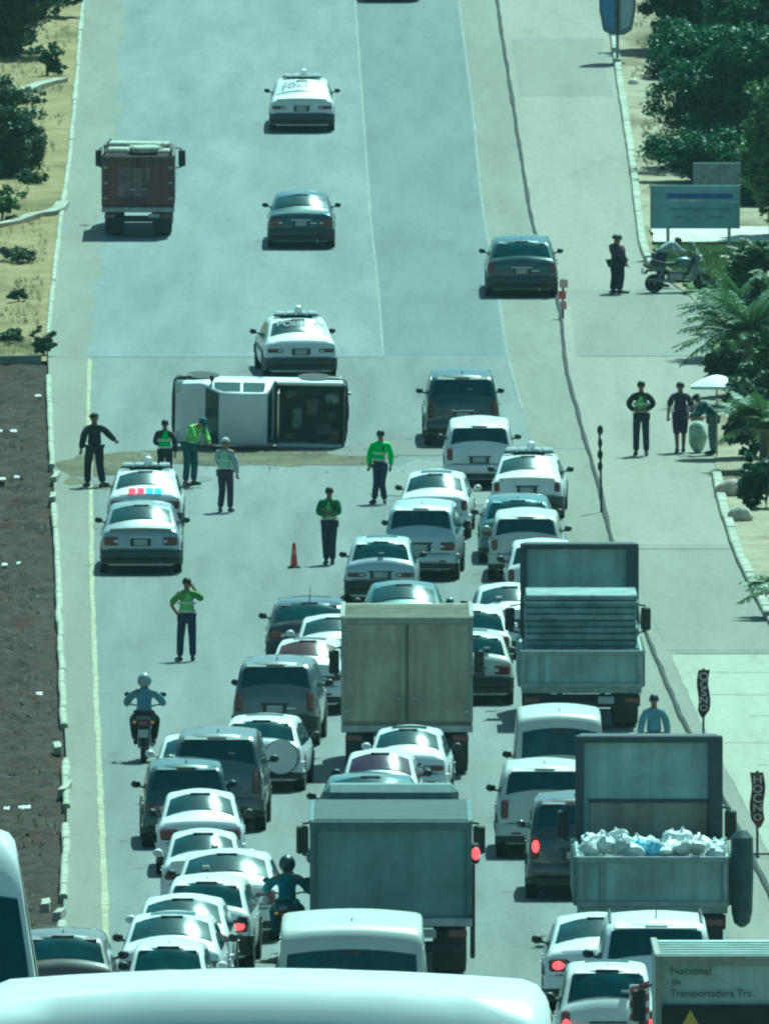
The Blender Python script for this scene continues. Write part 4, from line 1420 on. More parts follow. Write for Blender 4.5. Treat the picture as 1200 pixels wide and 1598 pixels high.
car('car', 'second white sedan behind the dark teal off-roader', 'car', 317, 1434, 'sedan', 1.40, 3.9, 1.35, PW, group=QL)
car('car', 'wide white sedan sticking out right in the left queue', 'car', 352, 1472, 'sedan', 1.78, 4.3, 1.38, PW2, yaw=-1, group=QL)
car('car', 'white hatchback with its right brake light lit in the left queue', 'car', 321, 1515, 'hatch', 1.50, 4.0, 1.42, PW, yaw=-2, brake=True, group=QL)
car('car', 'white sedan third from the bottom of the left queue', 'car', 283, 1546, 'sedan', 1.60, 4.2, 1.36, PW, yaw=-1, group=QL)
car('car', 'white sedan with a black left mirror near the bottom of the left queue', 'car', 266, 1577, 'sedan', 1.64, 4.1, 1.38, PW, yaw=-1, mirror_mat=M_BLACK, group=QL)
car('car', 'last white car of the left queue just above the large white roof', 'car', 262, 1624, 'hatch', 1.34, 3.9, 1.42, PW2, yaw=-1, group=QL)
car('car', 'brown car on the shoulder half hidden by the near vehicles', 'car', 98, 1606, 'hatch', 1.62, 4.0, 1.42, PBROWN, group=QL)
# middle lane
car('car', 'white sedan right under the tail of the tan box truck', 'car', 634, 1256, 'sedan', 1.52, 4.1, 1.30, PW, yaw=-2, group=QC)
car('car', 'white sedan with a purplish rear window behind the tan box truck', 'car', 592, 1306, 'sedan', 1.48, 4.0, 1.42, PW2, yaw=-1, glass=glass_dark('glass_purple', (.028, .016, .04)), mirror_mat=M_BLACK, group=QC)
car('car', 'teal sedan with its left brake light lit in front of the teal box truck', 'car', 578, 1344, 'sedan', 1.92, 4.2, 1.40, PTEAL2, brake=True, mirror_mat=M_BLACK, group=QC)
# right lane
car('van', 'tall white van behind the upper dump truck', 'van', 873, 1294, 'minibus', 1.70, 4.8, 2.05, PPALE, mirror_mat=M_BLACK, group=QR)
car('van', 'white minivan behind the tall white van', 'van', 850, 1340, 'suv', 1.70, 4.3, 1.62, PPALE, mirror_mat=M_BLACK, group=QR)
car('off_road_car', 'dark grey compact off-roader left of the rubbish truck', 'car', 898, 1405, 'suv', 1.66, 4.0, 1.72, PDARK, brake=True, lamp='tall', group=QR)
car('car', 'white car with its left brake light lit behind the rubbish truck', 'car', 934, 1580, 'sedan', 1.70, 4.2, 1.38, PW, brake=True, mirror_mat=M_BLACK, group=QR)
car('off_road_car', 'large white off-roader with a wide black rear window behind the rubbish truck', 'car', 1024, 1640, 'suv', 1.82, 4.6, 1.95, PW, antenna=True, rails=True, group=QR)
sw_car = car('car', 'small white car with both brake lights lit at the bottom edge', 'car', 948, 1695, 'hatch', 1.50, 3.7, 1.72, PW2, brake=True, lamp='tall', group=QR)

cv = sw_car
pnl = MB().box((.46, -.035, 1.10), (.30, .03, .78), .01).build('chevron_panel', simple('chevron_white', (.62, .62, .58), .5), cv)
for k_ in range(4):
    MB().prism([(.32, .76 + k_ * .19), (.60, .88 + k_ * .19), (.60, .98 + k_ * .19), (.32, .86 + k_ * .19)], -.058, -.051, 'y').build('chevron_bar', simple('chevron_red', (.32, .03, .03), .5), pnl)

# trucks
TAN = weathered('box_tan', (.36, .335, .25), .7, .25)
box_truck('box_truck', 'large tan box truck with a pale roof edge in the middle lane', 635, 1214, 2.46, 7.4, 3.02, TAN, group=QC)
TEALBOX = weathered('box_teal_grey', (.17, .25, .25), .6, .14)
td, bl = box_truck('box_truck', 'large plain teal grey box truck in the middle lane', 610, 1530, 2.56, 8.0, 2.52, TEALBOX, doors=False, fairing=True, group=QC, trim=weathered('box_teal_rim', (.10, .15, .15), .6, .2), dark_cover=weathered('added_roof_cover', (.045, .065, .065), .8))
MB().ell((1.35, .04, 2.02), (.07, .05, .10), 14, 8).build('marker_light', M_BRAKE, td)
MB().box((1.34, .12, 2.02), (.14, .12, .34), .04).build('marker_housing', M_BLACK, td)
MB().box((1.30, .12, 1.1), (.08, .3, 1.5), .02).build('side_guard', M_BLACK, td)

DG = weathered('dump_grey', (.33, .42, .40), .65, .28)
tb, bl = dump_truck('dump_truck', 'grey dump truck with a ribbed dark load at the upper right of the queue', 907, 1140, 2.40, 7.6, DG, .84, 1.58, 3.42, yaw=0, recess=weathered('headboard_panel', (.33, .42, .43), .6, .25), group=QR)
for k in range(9):    # stacked dark planks showing their ends and edges above the tailgate
    z = 1.52 + k * .126
    MB().box((random.uniform(-.02, .02), 1.6 + k * .05 + random.uniform(-.03, .03), z + .05), (2.22 + random.uniform(-.04, .03), 2.9, .112), .018).build('plank_layer', simple('plank_%d' % (k % 3), [(.17, .225, .225), (.13, .185, .185), (.20, .25, .245)][k % 3], .75, var=.35, scale=2.5), tb)


tc, bl = dump_truck('dump_truck', 'grey dump truck heaped with white rubbish bags', 1018, 1500, 2.46, 7.6, DG, .88, 1.70, 3.38, recess=weathered('headboard_panel', (.33, .42, .43), .6, .25), group=QR)
MB().box((0, 2.5, 1.30), (2.28, 4.8, .72), .1).build('load', simple('rubbish_base', (.30, .32, .30), .8), tc)
# tarpaulin roll strapped upright behind the right rear corner
mb = MB().lathe([(.55, .04), (.62, .13), (.8, .17), (1.5, .19), (2.0, .18), (2.12, .08)], (1.44, .02, 0), 'z', 14)
mb.build('tarp_roll', simple('tarp_roll', (.03, .05, .055), .6, var=.3), tc)
# box truck with writing, bottom right
tw, bl = box_truck('box_truck', 'grey truck with dark lettering on its rear panel at the bottom right corner', 1156, 1812, 2.34, 6.2, 2.82, weathered('lettered_box', (.42, .50, .47), .6, .12), floor=.9, doors=False, group=QR)
M_INK = simple('dark_ink', (.035, .05, .05), .7)
lettering('lettering', 'Nacional', .16, M_INK, tw, (-.98, -.012, 2.62), (R(90), 0, 0), align='LEFT')
lettering('lettering', 'de', .13, M_INK, tw, (-.96, -.012, 2.47), (R(90), 0, 0), align='LEFT')
lettering('lettering', 'Transportadora Tra', .15, M_INK, tw, (-.98, -.012, 2.31), (R(90), 0, 0), align='LEFT', sx=.92)
MB().box((0, -.03, 1.74), (2.2, .05, .84), .01).build('rear_step_panel', M_DARK, tw)
MB().prism([(-.98, 1.58), (-.42, 1.58), (-.70, 2.09)], -.075, -.06, 'y').build('warning_triangle', simple('warning_yellow', (.50, .34, .05), .6), tw)
MB().prism([(-.79, 1.66), (-.61, 1.66), (-.70, 1.88)], -.082, -.076, 'y').build('warning_mark', M_DARK, tw)

# rubbish bags on the truck: each one is its own
bagm = [simple('bag_white', (.72, .74, .74), .45, var=.08), simple('bag_grey', (.50, .56, .54), .5), simple('bag_blue', (.25, .48, .66), .45)]
cols_ = ['white', 'off-white', 'pale blue']
bags = []
for k in range(34):
    row = k // 9
    x = -1.02 + (k % 9) * .255 + random.uniform(-.05, .05)
    y = .22 + row * .42 + random.uniform(-.06, .06)
    z = 1.70 + .03 * row + random.uniform(-.02, .10) + .10 * math.sin((x + 1.2) * 2.6) ** 2
    sx, sy, sz = random.uniform(.11, .21), random.uniform(.12, .22), random.uniform(.07, .14)
    mb = MB().ell((0, 0, 0), (sx, sy, sz), 10, 7)
    sd = random.random() * 50
    vv = []
    for p in mb.v:
        q = 1 + .45 * mnoise.noise((p[0] * 7 + sd, p[1] * 7, p[2] * 7)) + .30 * mnoise.noise((p[0] * 15 + sd, p[1] * 15, p[2] * 15))
        vv.append((p[0] * q, p[1] * q, p[2] * q))
    mb.v = vv
    mb.tube([(0, 0, sz * .8), (.02, 0, sz * 1.1), (.05, .02, sz * 1.25)], [.04, .015, .03], 6)
    mi = 2 if k in (4, 12) else (1 if random.random() < .3 else 0)
    o = mb.build('rubbish_bag', bagm[mi], None, 28)
    o.matrix_world = tc.matrix_world @ Matrix.Translation((x, y, z)) @ Matrix.Rotation(random.uniform(-.5, .5), 4, 'X') @ Matrix.Rotation(random.uniform(0, 6), 4, 'Z')
    tag(o, {0: 'white rubbish bag in the heap on the dump truck', 1: 'dull grey-white rubbish bag in the heap on the dump truck', 2: ('light blue rubbish bag at the middle of the tailgate edge of the heap' if k == 4 else 'light blue rubbish bag in the second row of the heap')}[mi], 'bag', 'rubbish bags on the dump truck')

# minibus in front of the teal truck's tail, foreground van roof, left foreground van
car('minibus', 'grey white minibus just above the large white roof in the foreground', 'minibus', 549, 1740, 'minibus', 2.30, 6.4, 2.68, PPALE, group=QC)


def near_matrix(X, Y, yaw=0):
    p = Vector((X, Y, gz(Y)))
    return ground_matrix(p, R(yaw))


car('van', 'large white van roof filling the bottom edge in the foreground', 'van', 0, 0, 'van', 2.42, 4.5, 2.32, PW, M=near_matrix(-.44, 69.0), wr=.36, fin=False)
car('van', 'white van with a dark rear window at the bottom left edge', 'van', 0, 0, 'van', 2.25, 5.2, 3.0, PW, M=near_matrix(-2.73, 97.0, 1.8), wr=.40, rwf=.92, tum=.78, fin=False)

# overturned pickup, lying on its left side, roof towards us, nose to the left
p0 = G(537, 703)
Wp, Lp, Hp = 1.64, 4.10, 1.62
Mo = Matrix(((0, -1, 0, 0), (0, 0, -1, 0), (1, 0, 0, 0), (0, 0, 0, 1)))
tilt = Matrix.Rotation(math.atan(slope(p0.y)), 4, 'X')
Mo = Matrix.Translation(Vector((p0.x, p0.y + Hp, gz(p0.y + Hp * .5) + Wp / 2 + .15))) @ tilt @ Matrix.Rotation(R(8), 4, 'X') @ Matrix.Rotation(R(1.0), 4, 'Y') @ Mo
pk = car('overturned_pickup', 'white pickup truck overturned on its side across the road', 'pickup', 0, 0, 'pickup', Wp, Lp, Hp, PW, M=Mo, bumper=M_BLACK, mirror_mat=M_BLACK)
FOOT.pop()
for sg in (-1, 1):
    MB().box((sg * (Wp / 2 - .05), .20 * Lp + .02, .80), (.08, .40 * Lp - .04, .34), .02).build('bed_wall', PW, pk)
MB().box((0, .0, .78), (Wp * .92, .06, .42), .02).build('tailgate', PDARK, pk)
MB().box((0, .395 * Lp, .80), (Wp * .9, .05, .30), .02).build('bed_front_wall', M_DARK, pk)
MB().box((0, .20 * Lp, .745), (Wp * .86, .385 * Lp, .02)).build('bed_liner', weathered('bed_liner', (.022, .032, .032), .7), pk)
for x, y, sx, sy, sz in ((-.35, .5, .3, .4, .25), (.2, .8, .4, .3, .3), (.4, .3, .25, .35, .2), (-.1, 1.15, .5, .25, .22), (.5, 1.3, .2, .3, .3), (-.55, 1.3, .22, .3, .16), (-.5, .25, .3, .25, .3), (.0, .3, .22, .22, .3)):
    MB().box((x, y, .755 + sz / 2), (sx, sy, sz), .05).build('bed_load', simple('bed_load_%d' % int(abs(x) * 10 % 3), [(.05, .06, .055), (.16, .17, .15), (.09, .08, .06)][int(abs(x) * 10 % 3)], .7, var=.5), pk)
MB().tube([(-.66, .385 * Lp, .9), (-.60, .39 * Lp, 1.35), (.60, .39 * Lp, 1.35), (.66, .385 * Lp, .9)], .03, 8).build('roll_bar', M_CHROME, pk)

V, F = [], []
dr = random.Random(77)
for k_ in range(190):
    p = G(dr.gauss(420, 140), dr.uniform(695, 740))
    r0 = dr.uniform(.012, .04); a = dr.uniform(0, 6)
    o = len(V)
    for x, y, z in ((r0, 0, 0), (-.6 * r0, .7 * r0, 0), (-.4 * r0, -.8 * r0, 0), (0, 0, r0 * dr.uniform(.4, 1.1))):
        V.append((p.x + x * math.cos(a) - y * math.sin(a), p.y + x * math.sin(a) + y * math.cos(a), gz(p.y) + .012 + z))
    F += [(o, o + 1, o + 3), (o + 1, o + 2, o + 3), (o + 2, o, o + 3)]
me = bpy.data.meshes.new('crash_debris'); me.from_pydata(V, [], F)
me.materials.append(simple('debris_mixed', (.14, .15, .14), .5, var=.9, scale=1.4))
tag(link_mesh('crash_debris', me), 'small broken bits scattered around the overturned pickup', 'debris', kind='stuff')
for pts_ in ([(500, 430), (505, 500), (520, 600), (540, 690)], [(470, 430), (472, 500), (480, 600), (500, 690)]):
    fx_ = curve_X(pts_)
    strip('skid_mark', const_plus(fx_, -.07), const_plus(fx_, .07), gy(700), gy(610), .012, simple('skid_dark', (.125, .13, .125), .8, var=.4), step=.6, wob=.03)

# riders
m1, Mx = motorcycle('dark motorcycle riding along beside the yellow edge line', 224, 1192, -1, simple('moto_dark', (.02, .03, .035), .4))
rider('motorcyclist in a light blue jacket and dark helmet near the yellow line', Mx, CBLUE, CBLACK, simple('helmet_pale_top', (.30, .36, .36), .3))
m2, Mx = motorcycle('dark motorcycle squeezed between the left queue and the teal truck', 448, 1502, 0, simple('moto_dark', (.02, .03, .035)))
rider('motorcyclist in dark teal clothes beside the teal box truck', Mx, simple('cloth_mid_teal', (.04, .15, .18), .85), simple('cloth_mid_teal', (.04, .15, .18), .85), simple('helmet_teal', (.012, .04, .045), .4))
m3, Mx = motorcycle('parked scooter with a windscreen painted white for its glint near the blue signboard', 1003, 457, -80, simple('moto_grey', (.10, .15, .16), .4), scooter=True, screen=simple('screen_glint', (.75, .76, .75), .25))  # screen coloured white, standing in for the sun glint on it
person('person in a pale grey jacket leaning over the parked scooter', 1030, 448, -65, dict(pel=(0, -.05, .88), bel=(0, .06, 1.02), che=(0, .22, 1.12), upc=(0, .34, 1.18), nek=(0, .42, 1.20), hd1=(0, .50, 1.22), hd2=(0, .56, 1.27),
       shL=(-.19, .33, 1.18), elL=(-.25, .48, 1.0), wrL=(-.22, .68, .96), haL=(-.22, .75, .95), shR=(.19, .33, 1.18), elR=(.25, .48, 1.0), wrR=(.22, .68, .96), haR=(.22, .75, .95),
       hiL=(-.1, -.05, .84), hiR=(.1, -.05, .84)), h=1.68, top=CGREY, legs=NAVY, group='people on the side street')

# ------------------------------------------------------------------ people on foot
SIDE = 'people on the side street'
person('person in black clothes with one arm stretched out by the left kerb', 148, 760, 20, dict(elR=(.36, .10, 1.20), wrR=(.52, .22, 1.08), haR=(.58, .26, 1.05), knL=(-.10, .12, .52), anL=(-.10, .14, .09), toL=(-.11, .30, .035), anR=(.11, -.20, .10), toR=(.12, -.05, .035), knR=(.11, -.02, .50)), top=CBLACK, legs=CBLACK, head='cap', h=1.74, girth=1.15)
person('short officer in a bright green vest left of the overturned pickup', 258, 762, 10, dict(elL=(-.24, .1, 1.16), wrL=(-.12, .24, 1.10), haL=(-.06, .28, 1.10)), top=CBLACK, legs=CBLACK, vest=VEST, h=1.62)
person('bending officer in a green vest and teal trousers against the overturned pickup', 297, 757, -140, dict(bel=(0, .05, 1.10), che=(0, .16, 1.25), upc=(0, .25, 1.34), nek=(0, .33, 1.39), hd1=(0, .41, 1.42), hd2=(0, .47, 1.46), shL=(-.18, .25, 1.33), elL=(-.2, .36, 1.10), wrL=(-.16, .50, .98), haL=(-.15, .56, .95), shR=(.18, .25, 1.33), elR=(.2, .36, 1.10), wrR=(.16, .50, .98), haR=(.15, .56, .95)), top=VEST2, legs=CTEAL, vest=VEST2, h=1.78, head='cap', headmat=CTEAL)
person('officer in a pale green vest and pale cap in front of the overturned pickup', 352, 799, -15, dict(knL=(-.09, .06, .5), elL=(-.2, .1, 1.14), wrL=(-.06, .22, 1.12), haL=(-.0, .25, 1.12)), top=CGREY, legs=CPURP, vest=VEST3, head='cap', headmat=simple('cap_pale', (.5, .52, .5), .8), h=1.72)
person('officer in a vivid green vest standing right of the overturned pickup', 594, 786, 160, dict(pel=(.06, 0, .95), bel=(.05, 0, 1.10), che=(.02, .01, 1.28), elR=(.27, .02, 1.14), knL=(-.04, .03, .50), anL=(-.12, .05, .09), toL=(-.18, .2, .035), knR=(.10, .0, .50), anR=(.18, -.05, .09), toR=(.2, .1, .035)), top=VEST, legs=NAVY, vest=VEST, h=1.72)
person('officer in a green vest with crossed arms beside the orange cone', 514, 881, 170, dict(elL=(-.24, .08, 1.14), wrL=(-.02, .20, 1.16), haL=(.06, .19, 1.17), elR=(.24, .08, 1.14), wrR=(.04, .24, 1.13), haR=(-.04, .24, 1.14), anL=(-.07, -.02, .09), anR=(.07, -.02, .09), toL=(-.08, .14, .035), toR=(.08, .14, .035), knL=(-.08, .03, .5), knR=(.08, .03, .5)), top=simple('cloth_olive_green', (.05, .16, .04), .8), legs=NAVY, vest=VEST2, h=1.74)
person('officer in a green vest raising one arm to the face on the empty asphalt', 292, 1032, 10, dict(elR=(.34, .06, 1.26), wrR=(.20, .16, 1.46), haR=(.13, .16, 1.54), elL=(-.33, -.02, 1.17), wrL=(-.20, .08, .99), haL=(-.13, .1, .96), knL=(-.13, .02, .5), anL=(-.15, -.02, .09), toL=(-.19, .12, .035), knR=(.12, .02, .5), anR=(.12, -.02, .09)), top=simple('cloth_yellow_green', (.14, .24, .04), .8), legs=NAVY, vest=VEST2, h=1.74, sleeves='short')
person('officer in black and lime vest with arms held forward on the side street', 1000, 711, 175, dict(elL=(-.30, .06, 1.18), wrL=(-.12, .20, 1.06), haL=(-.05, .22, 1.06), elR=(.30, .06, 1.18), wrR=(.14, .2, 1.04), haR=(.06, .23, 1.04)), top=CBLACK, legs=NAVY, vest=VEST2, h=1.80, group=SIDE)
person('person in dark purple clothes walking away beside the umbrella', 1061, 706, 3, dict(anL=(-.07, -.02, .09), anR=(.07, .05, .09), knL=(-.08, .03, .5), knR=(.08, .06, .5), toL=(-.08, .14, .035), toR=(.08, .2, .035)), top=CPURP, legs=CPURP, h=1.70, shorts=True, sleeves='short', group=SIDE, girth=1.1)
person('person in dark clothes standing left of the parked scooter', 962, 458, -60, dict(bel=(0, .02, 1.10), elL=(-.22, .06, 1.14), wrL=(-.18, .22, 1.02), haL=(-.16, .28, 1.0)), top=CPURP, legs=CBLACK, h=1.58, group=SIDE, girth=1.45)
person('person in a light blue top beside the upper dump truck', 1020, 1222, 5, top=CBLUE, legs=NAVY, h=1.66, headmat=simple('hair_teal_black', (.012, .03, .03), .6), group=SIDE)
person('vendor in grey teal clothes stooping under the white umbrella', 1112, 709, 100, dict(bel=(0, .06, 1.08), che=(0, .18, 1.20), upc=(0, .26, 1.27), nek=(0, .33, 1.32), hd1=(0, .39, 1.36), hd2=(0, .43, 1.42), shL=(-.18, .25, 1.27), elL=(-.23, .36, 1.02), wrL=(-.2, .55, .95), haL=(-.19, .61, .93), shR=(.18, .25, 1.27), elR=(.23, .36, 1.02), wrR=(.2, .55, .95), haR=(.19, .61, .93)), top=CTEAL, legs=simple('cloth_grey_teal', (.10, .14, .14), .8), h=1.66, head='cap', group=SIDE)

# ------------------------------------------------------------------ street furniture
def upright(px, py, yaw=0, dz=0.0):
    return Matrix.Translation(G(px, py, dz)) @ Matrix.Rotation(R(yaw), 4, 'Z')


r_ = empty('traffic_cone', 'slim red traffic cone standing alone on the asphalt', 'cone', upright(459, 886))
MB().box((0, 0, .02), (.28, .28, .04), .01).build('cone_base', M_BLACK, r_)
MB().lathe([(.04, .085), (.30, .06), (.54, .04), (.56, .03)], (0, 0, 0), 'z', 16).build('cone_body', simple('cone_red', (.62, .06, .035), .5), r_)
MB().lathe([(.30, .0625), (.38, .056)], (0, 0, 0), 'z', 16).build('cone_stripe', simple('cone_stripe', (.60, .28, .24), .4), r_)

# red and pink marker post at the end of the median
r_ = empty('marker_post', 'red and pink marker post on the median kerb', 'post', upright(878, 497))
MB().tube([(0, 0, 0), (0, 0, 1.05)], .03, 8).build('post', M_BLACK, r_)
for k, (z, w, c) in enumerate(((.35, .16, (.55, .28, .26)), (.62, .20, (.45, .07, .07)), (.92, .22, (.60, .36, .34)))):
    MB().box((.02 * (-1) ** k, -.03, z), (w, .03, .22), .008).build('marker_panel', simple('marker%d' % k, c, .5), r_)
# thin leaning post with a dark wrap
r_ = empty('street_post', 'thin dark post with ragged wrapping on the median kerb', 'post', upright(938, 800))
MB().tube([(0, 0, 0), (-.02, 0, 1.2), (-.05, 0, 1.98)], .028, 7).build('post', M_BLACK, r_)
for z, w in ((1.92, .12), (1.62, .09), (1.35, .11), (1.08, .10)):
    MB().ell((-.03, 0, z), (w * .6, .06, .12), 8, 6).build('wrap', CBLACK, r_)

# vertical roadside banners
def banner(label, px, py, z0, z1, w, mat, seed, arms=False):
    r = empty('banner_flag', label, 'banner', upright(px, py, 4))
    MB().tube([(0, 0, 0), (0, 0, z1 + .03)], .022, 8).build('pole', M_BLACK, r)
    rows = []
    n = 14
    for i in range(n):
        t = i / (n - 1)
        z = z0 + (z1 - z0) * t
        ww = w * (min(1, .25 + t * 5) if t < .15 else 1)
        rows.append([(x * ww / 2 + .02 * math.sin(z * 9 + seed), -.03 + .025 * math.sin(x * 2 + z * 6 + seed), z) for x in np.linspace(-1, 1, 6)])
    rows2 = [[(p[0], p[1] + .006, p[2]) for p in rw] for rw in rows]
    cl = MB().grid(rows).grid(rows2).build('cloth', mat, r, 60)
    for i, (ch, sz) in enumerate(zip('OCSNO' if seed < 2 else 'HOCNO', (.16, .15, .17, .15, .13))):
        lettering('lettering', ch, sz * 1.25, simple('banner_mark', (.52, .48, .46), .6), r, (0.0, -.065, z1 - .13 - i * (z1 - z0 - .25) / 4.4), (R(90), 0, 0), sx=1.2)
    if arms:
        MB().tube([(-.25, 0, .06), (.3, 0, .06)], .02, 6).build('foot_bar', M_BLACK, r)
        MB().tube([(0, -.3, .03), (0, .3, .03)], .02, 6).build('foot_bar', M_BLACK, r)
    return r


banner('dark maroon vertical banner above the right end of the rubbish truck', 1097, 1215, 1.15, 2.05, .22, simple('banner_maroon', (.055, .025, .035), .8, var=.4), 1.0, True)
banner('brown red vertical banner at the right edge of the picture', 1181, 1338, .52, 1.50, .24, simple('banner_brown', (.09, .03, .03), .8, var=.4), 3.0, True)

# tall advertising totem at the top right
r_ = empty('totem_sign', 'tall rounded grey and blue roadside totem at the top right', 'sign', upright(963, 97))
MB().tube([(0, 0, 0), (0, 0, 3.6)], .05, 10).build('post', M_METAL, r_)
out = [(-.42, 3.6), (-.58, 2.4), (-.56, 1.6), (-.44, .98), (-.2, .84), (.2, .84), (.44, .98), (.56, 1.6), (.58, 2.4), (.42, 3.6)]
pn = MB().prism(out, -.06, .06, 'y').build('panel', simple('totem_grey', (.12, .14, .16), .5), r_)
MB().prism([(-.38, 3.5), (-.50, 2.4), (-.48, 1.7), (-.38, 1.12), (-.10, 1.0), (-.08, 3.5)], -.075, -.062, 'y').build('face_panel', simple('totem_blue', (.10, .20, .38), .4), pn)
MB().prism([(.38, 3.5), (.50, 2.4), (.48, 1.7), (.38, 1.12), (.10, 1.0), (.08, 3.5)], -.075, -.062, 'y').build('face_panel', simple('totem_pale', (.34, .40, .42), .4), pn)
MB().box((0, -.085, 2.2), (.05, .03, 2.7)).build('face_divider', M_BLACK, pn)

# blue signboard on two posts
r_ = empty('signboard', 'blue grey signboard on two posts beside the lawn', 'sign', upright(1084, 404))
for x in (-.74, .93):
    MB().tube([(x, .04, 0), (x, .04, 1.95)], .045, 8).build('post', M_METAL, r_)
bd = MB().box((0, -.02, 1.42), (2.42, .06, 1.18), .01).build('board', simple('sign_blue_grey', (.24, .35, .40), .6, var=.2, scale=1.2), r_)
for x, z, sx, sz, c in ((.0, 1.72, 1.8, .14, (.05, .09, .30)), (-.35, 1.60, 1.0, .05, (.50, .46, .44)), (.75, 1.56, .7, .05, (.38, .46, .50)), (.0, 1.36, 1.7, .10, (.15, .25, .30)), (.1, 1.14, 1.6, .08, (.18, .28, .32))):
    MB().box((x + .12, -.056, z), (sx, .01, sz), .003).build('printed_band', simple('sign_print_%g' % z, c, .6, var=.4, scale=5), bd)
for sx in (-1, 1):
    MB().box((sx * 1.20, -.03, 1.42), (.05, .09, 1.2), .01).build('frame_edge', M_METAL, bd)

r_ = empty('notice_board', 'weathered grey panel standing behind the blue signboard', 'sign', upright(1118, 330))
MB().box((0, 0, 1.0), (1.35, .08, .75), .02).build('panel', simple('panel_grey', (.16, .19, .20), .7, var=.3), r_)
for x in (-.5, .5): MB().tube([(x, .05, 0), (x, .05, 1.2)], .03, 8).build('post', M_METAL, r_)

# pale garden path and lawn
PATHX = curve_X([(1008, 352), (1014, 385)])
strip('garden_path', const_plus(PATHX, .1), const_plus(PATHX, 3.6), gy(384), gy(360), .12, simple('path_pale', (.50, .47, .38), .85, var=.2, scale=1.2), step=.5, nx=4, wob=.12)

M_LAWN = earth('lawn_green', (.09, .13, .04), (.14, .17, .06), (.17, .15, .07), 1.2)
lx = curve_X([(1018, 386), (1024, 410), (1050, 440), (1075, 455)])
strip('lawn', lx, const_plus(lx, 5), gy(455), gy(388), .10, M_LAWN, step=.5, nx=3, wob=.2)
# grass blades
V, F = [], []
for k in range(9000):
    px_, py_ = random.uniform(1022, 1200), random.uniform(388, 446)
    p = G(px_, py_)
    if p.x < lx(p.y) + .1: continue
    hgt, a_ = random.uniform(.05, .16), random.uniform(0, 6.3)
    dx, dy = math.cos(a_) * .012, math.sin(a_) * .012
    o = len(V)
    z = gz(p.y) + .10
    V += [(p.x - dx, p.y - dy, z), (p.x + dx, p.y + dy, z), (p.x + random.uniform(-.05, .05), p.y + random.uniform(-.05, .05), z + hgt)]
    F.append((o, o + 1, o + 2))
me = bpy.data.meshes.new('grass'); me.from_pydata(V, [], F)
me.materials.append(leafmat('grass_blade', (.07, .12, .03), (.16, .18, .06)))
tag(link_mesh('grass', me), 'short lawn grass below the signboard', 'grass', kind='stuff')

# umbrella with sack
r_ = empty('umbrella', 'white vendor umbrella with teal underside beside the palm', 'umbrella', upright(1118, 714))
MB().tube([(0, 0, 0), (0, 0, 1.99)], .018, 8).build('pole', M_METAL, r_)
mb = MB()
rows = []
for i in range(6):
    t = i / 5
    rows.append([((.66 + .0 * k) * t * math.cos(2 * math.pi * k / 16) * (1 - .06 * (k % 2) * t), .66 * t * math.sin(2 * math.pi * k / 16) * (1 - .06 * (k % 2) * t), 2.0 - .28 * t ** 1.6) for k in range(17)])
mb.grid(rows).build('canopy', simple('umbrella_white', (.75, .76, .74), .7, var=.06), r_, 60)
rows = [[(p[0] * .985, p[1] * .985, p[2] - .02) for p in rw] for rw in rows]
MB().grid(rows).build('lining', simple('umbrella_teal', (.10, .25, .26), .7), r_, 60)
rows = [[(.63 * math.cos(u), .63 * math.sin(u), 1.72 - dz_) for u in np.linspace(0, 2 * math.pi, 33)] for dz_ in (0, .07)]
MB().grid(rows).build('valance', simple('umbrella_valance', (.50, .62, .60), .7), r_, 60)

mb = MB().ell((0, 0, .38), (.22, .2, .40), 12, 10)
mb.v = [(x * (1 + .2 * mnoise.noise((x * 4, y * 4, z * 4))), y * (1 + .2 * mnoise.noise((x * 4 + 5, y * 4, z * 4))), max(0, z)) for x, y, z in mb.v]
o = mb.build('sack', simple('sack_pale_green', (.45, .55, .42), .8, var=.3, scale=4), None)
o.matrix_world = upright(1088, 706)
tag(o, 'pale green and white sack standing beside the vendor', 'sack')
r_ = empty('basket', 'tan basket resting on the pale green sack', 'basket', upright(1090, 705, 0, .74))
MB().lathe([(0, .10), (.10, .16), (.12, .17), (.11, .15), (.02, .09)], (0, 0, 0), 'z', 14).build('bowl', simple('basket_tan', (.38, .25, .15), .8), r_)

# ------------------------------------------------------------------ vegetation
def leaves_mesh(name, centres, radii, per, size, mat, parent, flat=.7, seed=0):
    rng = np.random.default_rng(seed)
    n = len(centres)
    C = np.repeat(np.array(centres), per, axis=0)
    Rr = np.repeat(np.array(radii), per, axis=0)
    N = len(C)
    d = rng.normal(size=(N, 3)); d /= np.linalg.norm(d, axis=1)[:, None]
    rad = rng.random(N) ** .45
    P = C + d * (Rr * rad)[:, None] * np.array([1, 1, flat])
    u = rng.normal(size=(N, 3)); u[:, 2] *= .6; u /= np.linalg.norm(u, axis=1)[:, None]
    w = np.cross(u, d + rng.normal(size=(N, 3)) * .6); w /= np.maximum(1e-6, np.linalg.norm(w, axis=1))[:, None]
    s = size * (.6 + .8 * rng.random(N))[:, None]
    V = np.empty((N, 4, 3))
    V[:, 0] = P - u * s * .5
    V[:, 1] = P + w * s * .28
    V[:, 2] = P + u * s * .5
    V[:, 3] = P - w * s * .28
    me = bpy.data.meshes.new(name)
    me.vertices.add(N * 4); me.loops.add(N * 4); me.polygons.add(N)
    me.vertices.foreach_set('co', V.reshape(-1))
    me.loops.foreach_set('vertex_index', np.arange(N * 4))
    me.polygons.foreach_set('loop_start', np.arange(0, N * 4, 4))
    me.polygons.foreach_set('loop_total', np.full(N, 4))
    me.update(calc_edges=True)
    me.materials.append(mat)
    return link_mesh(name, me, parent)


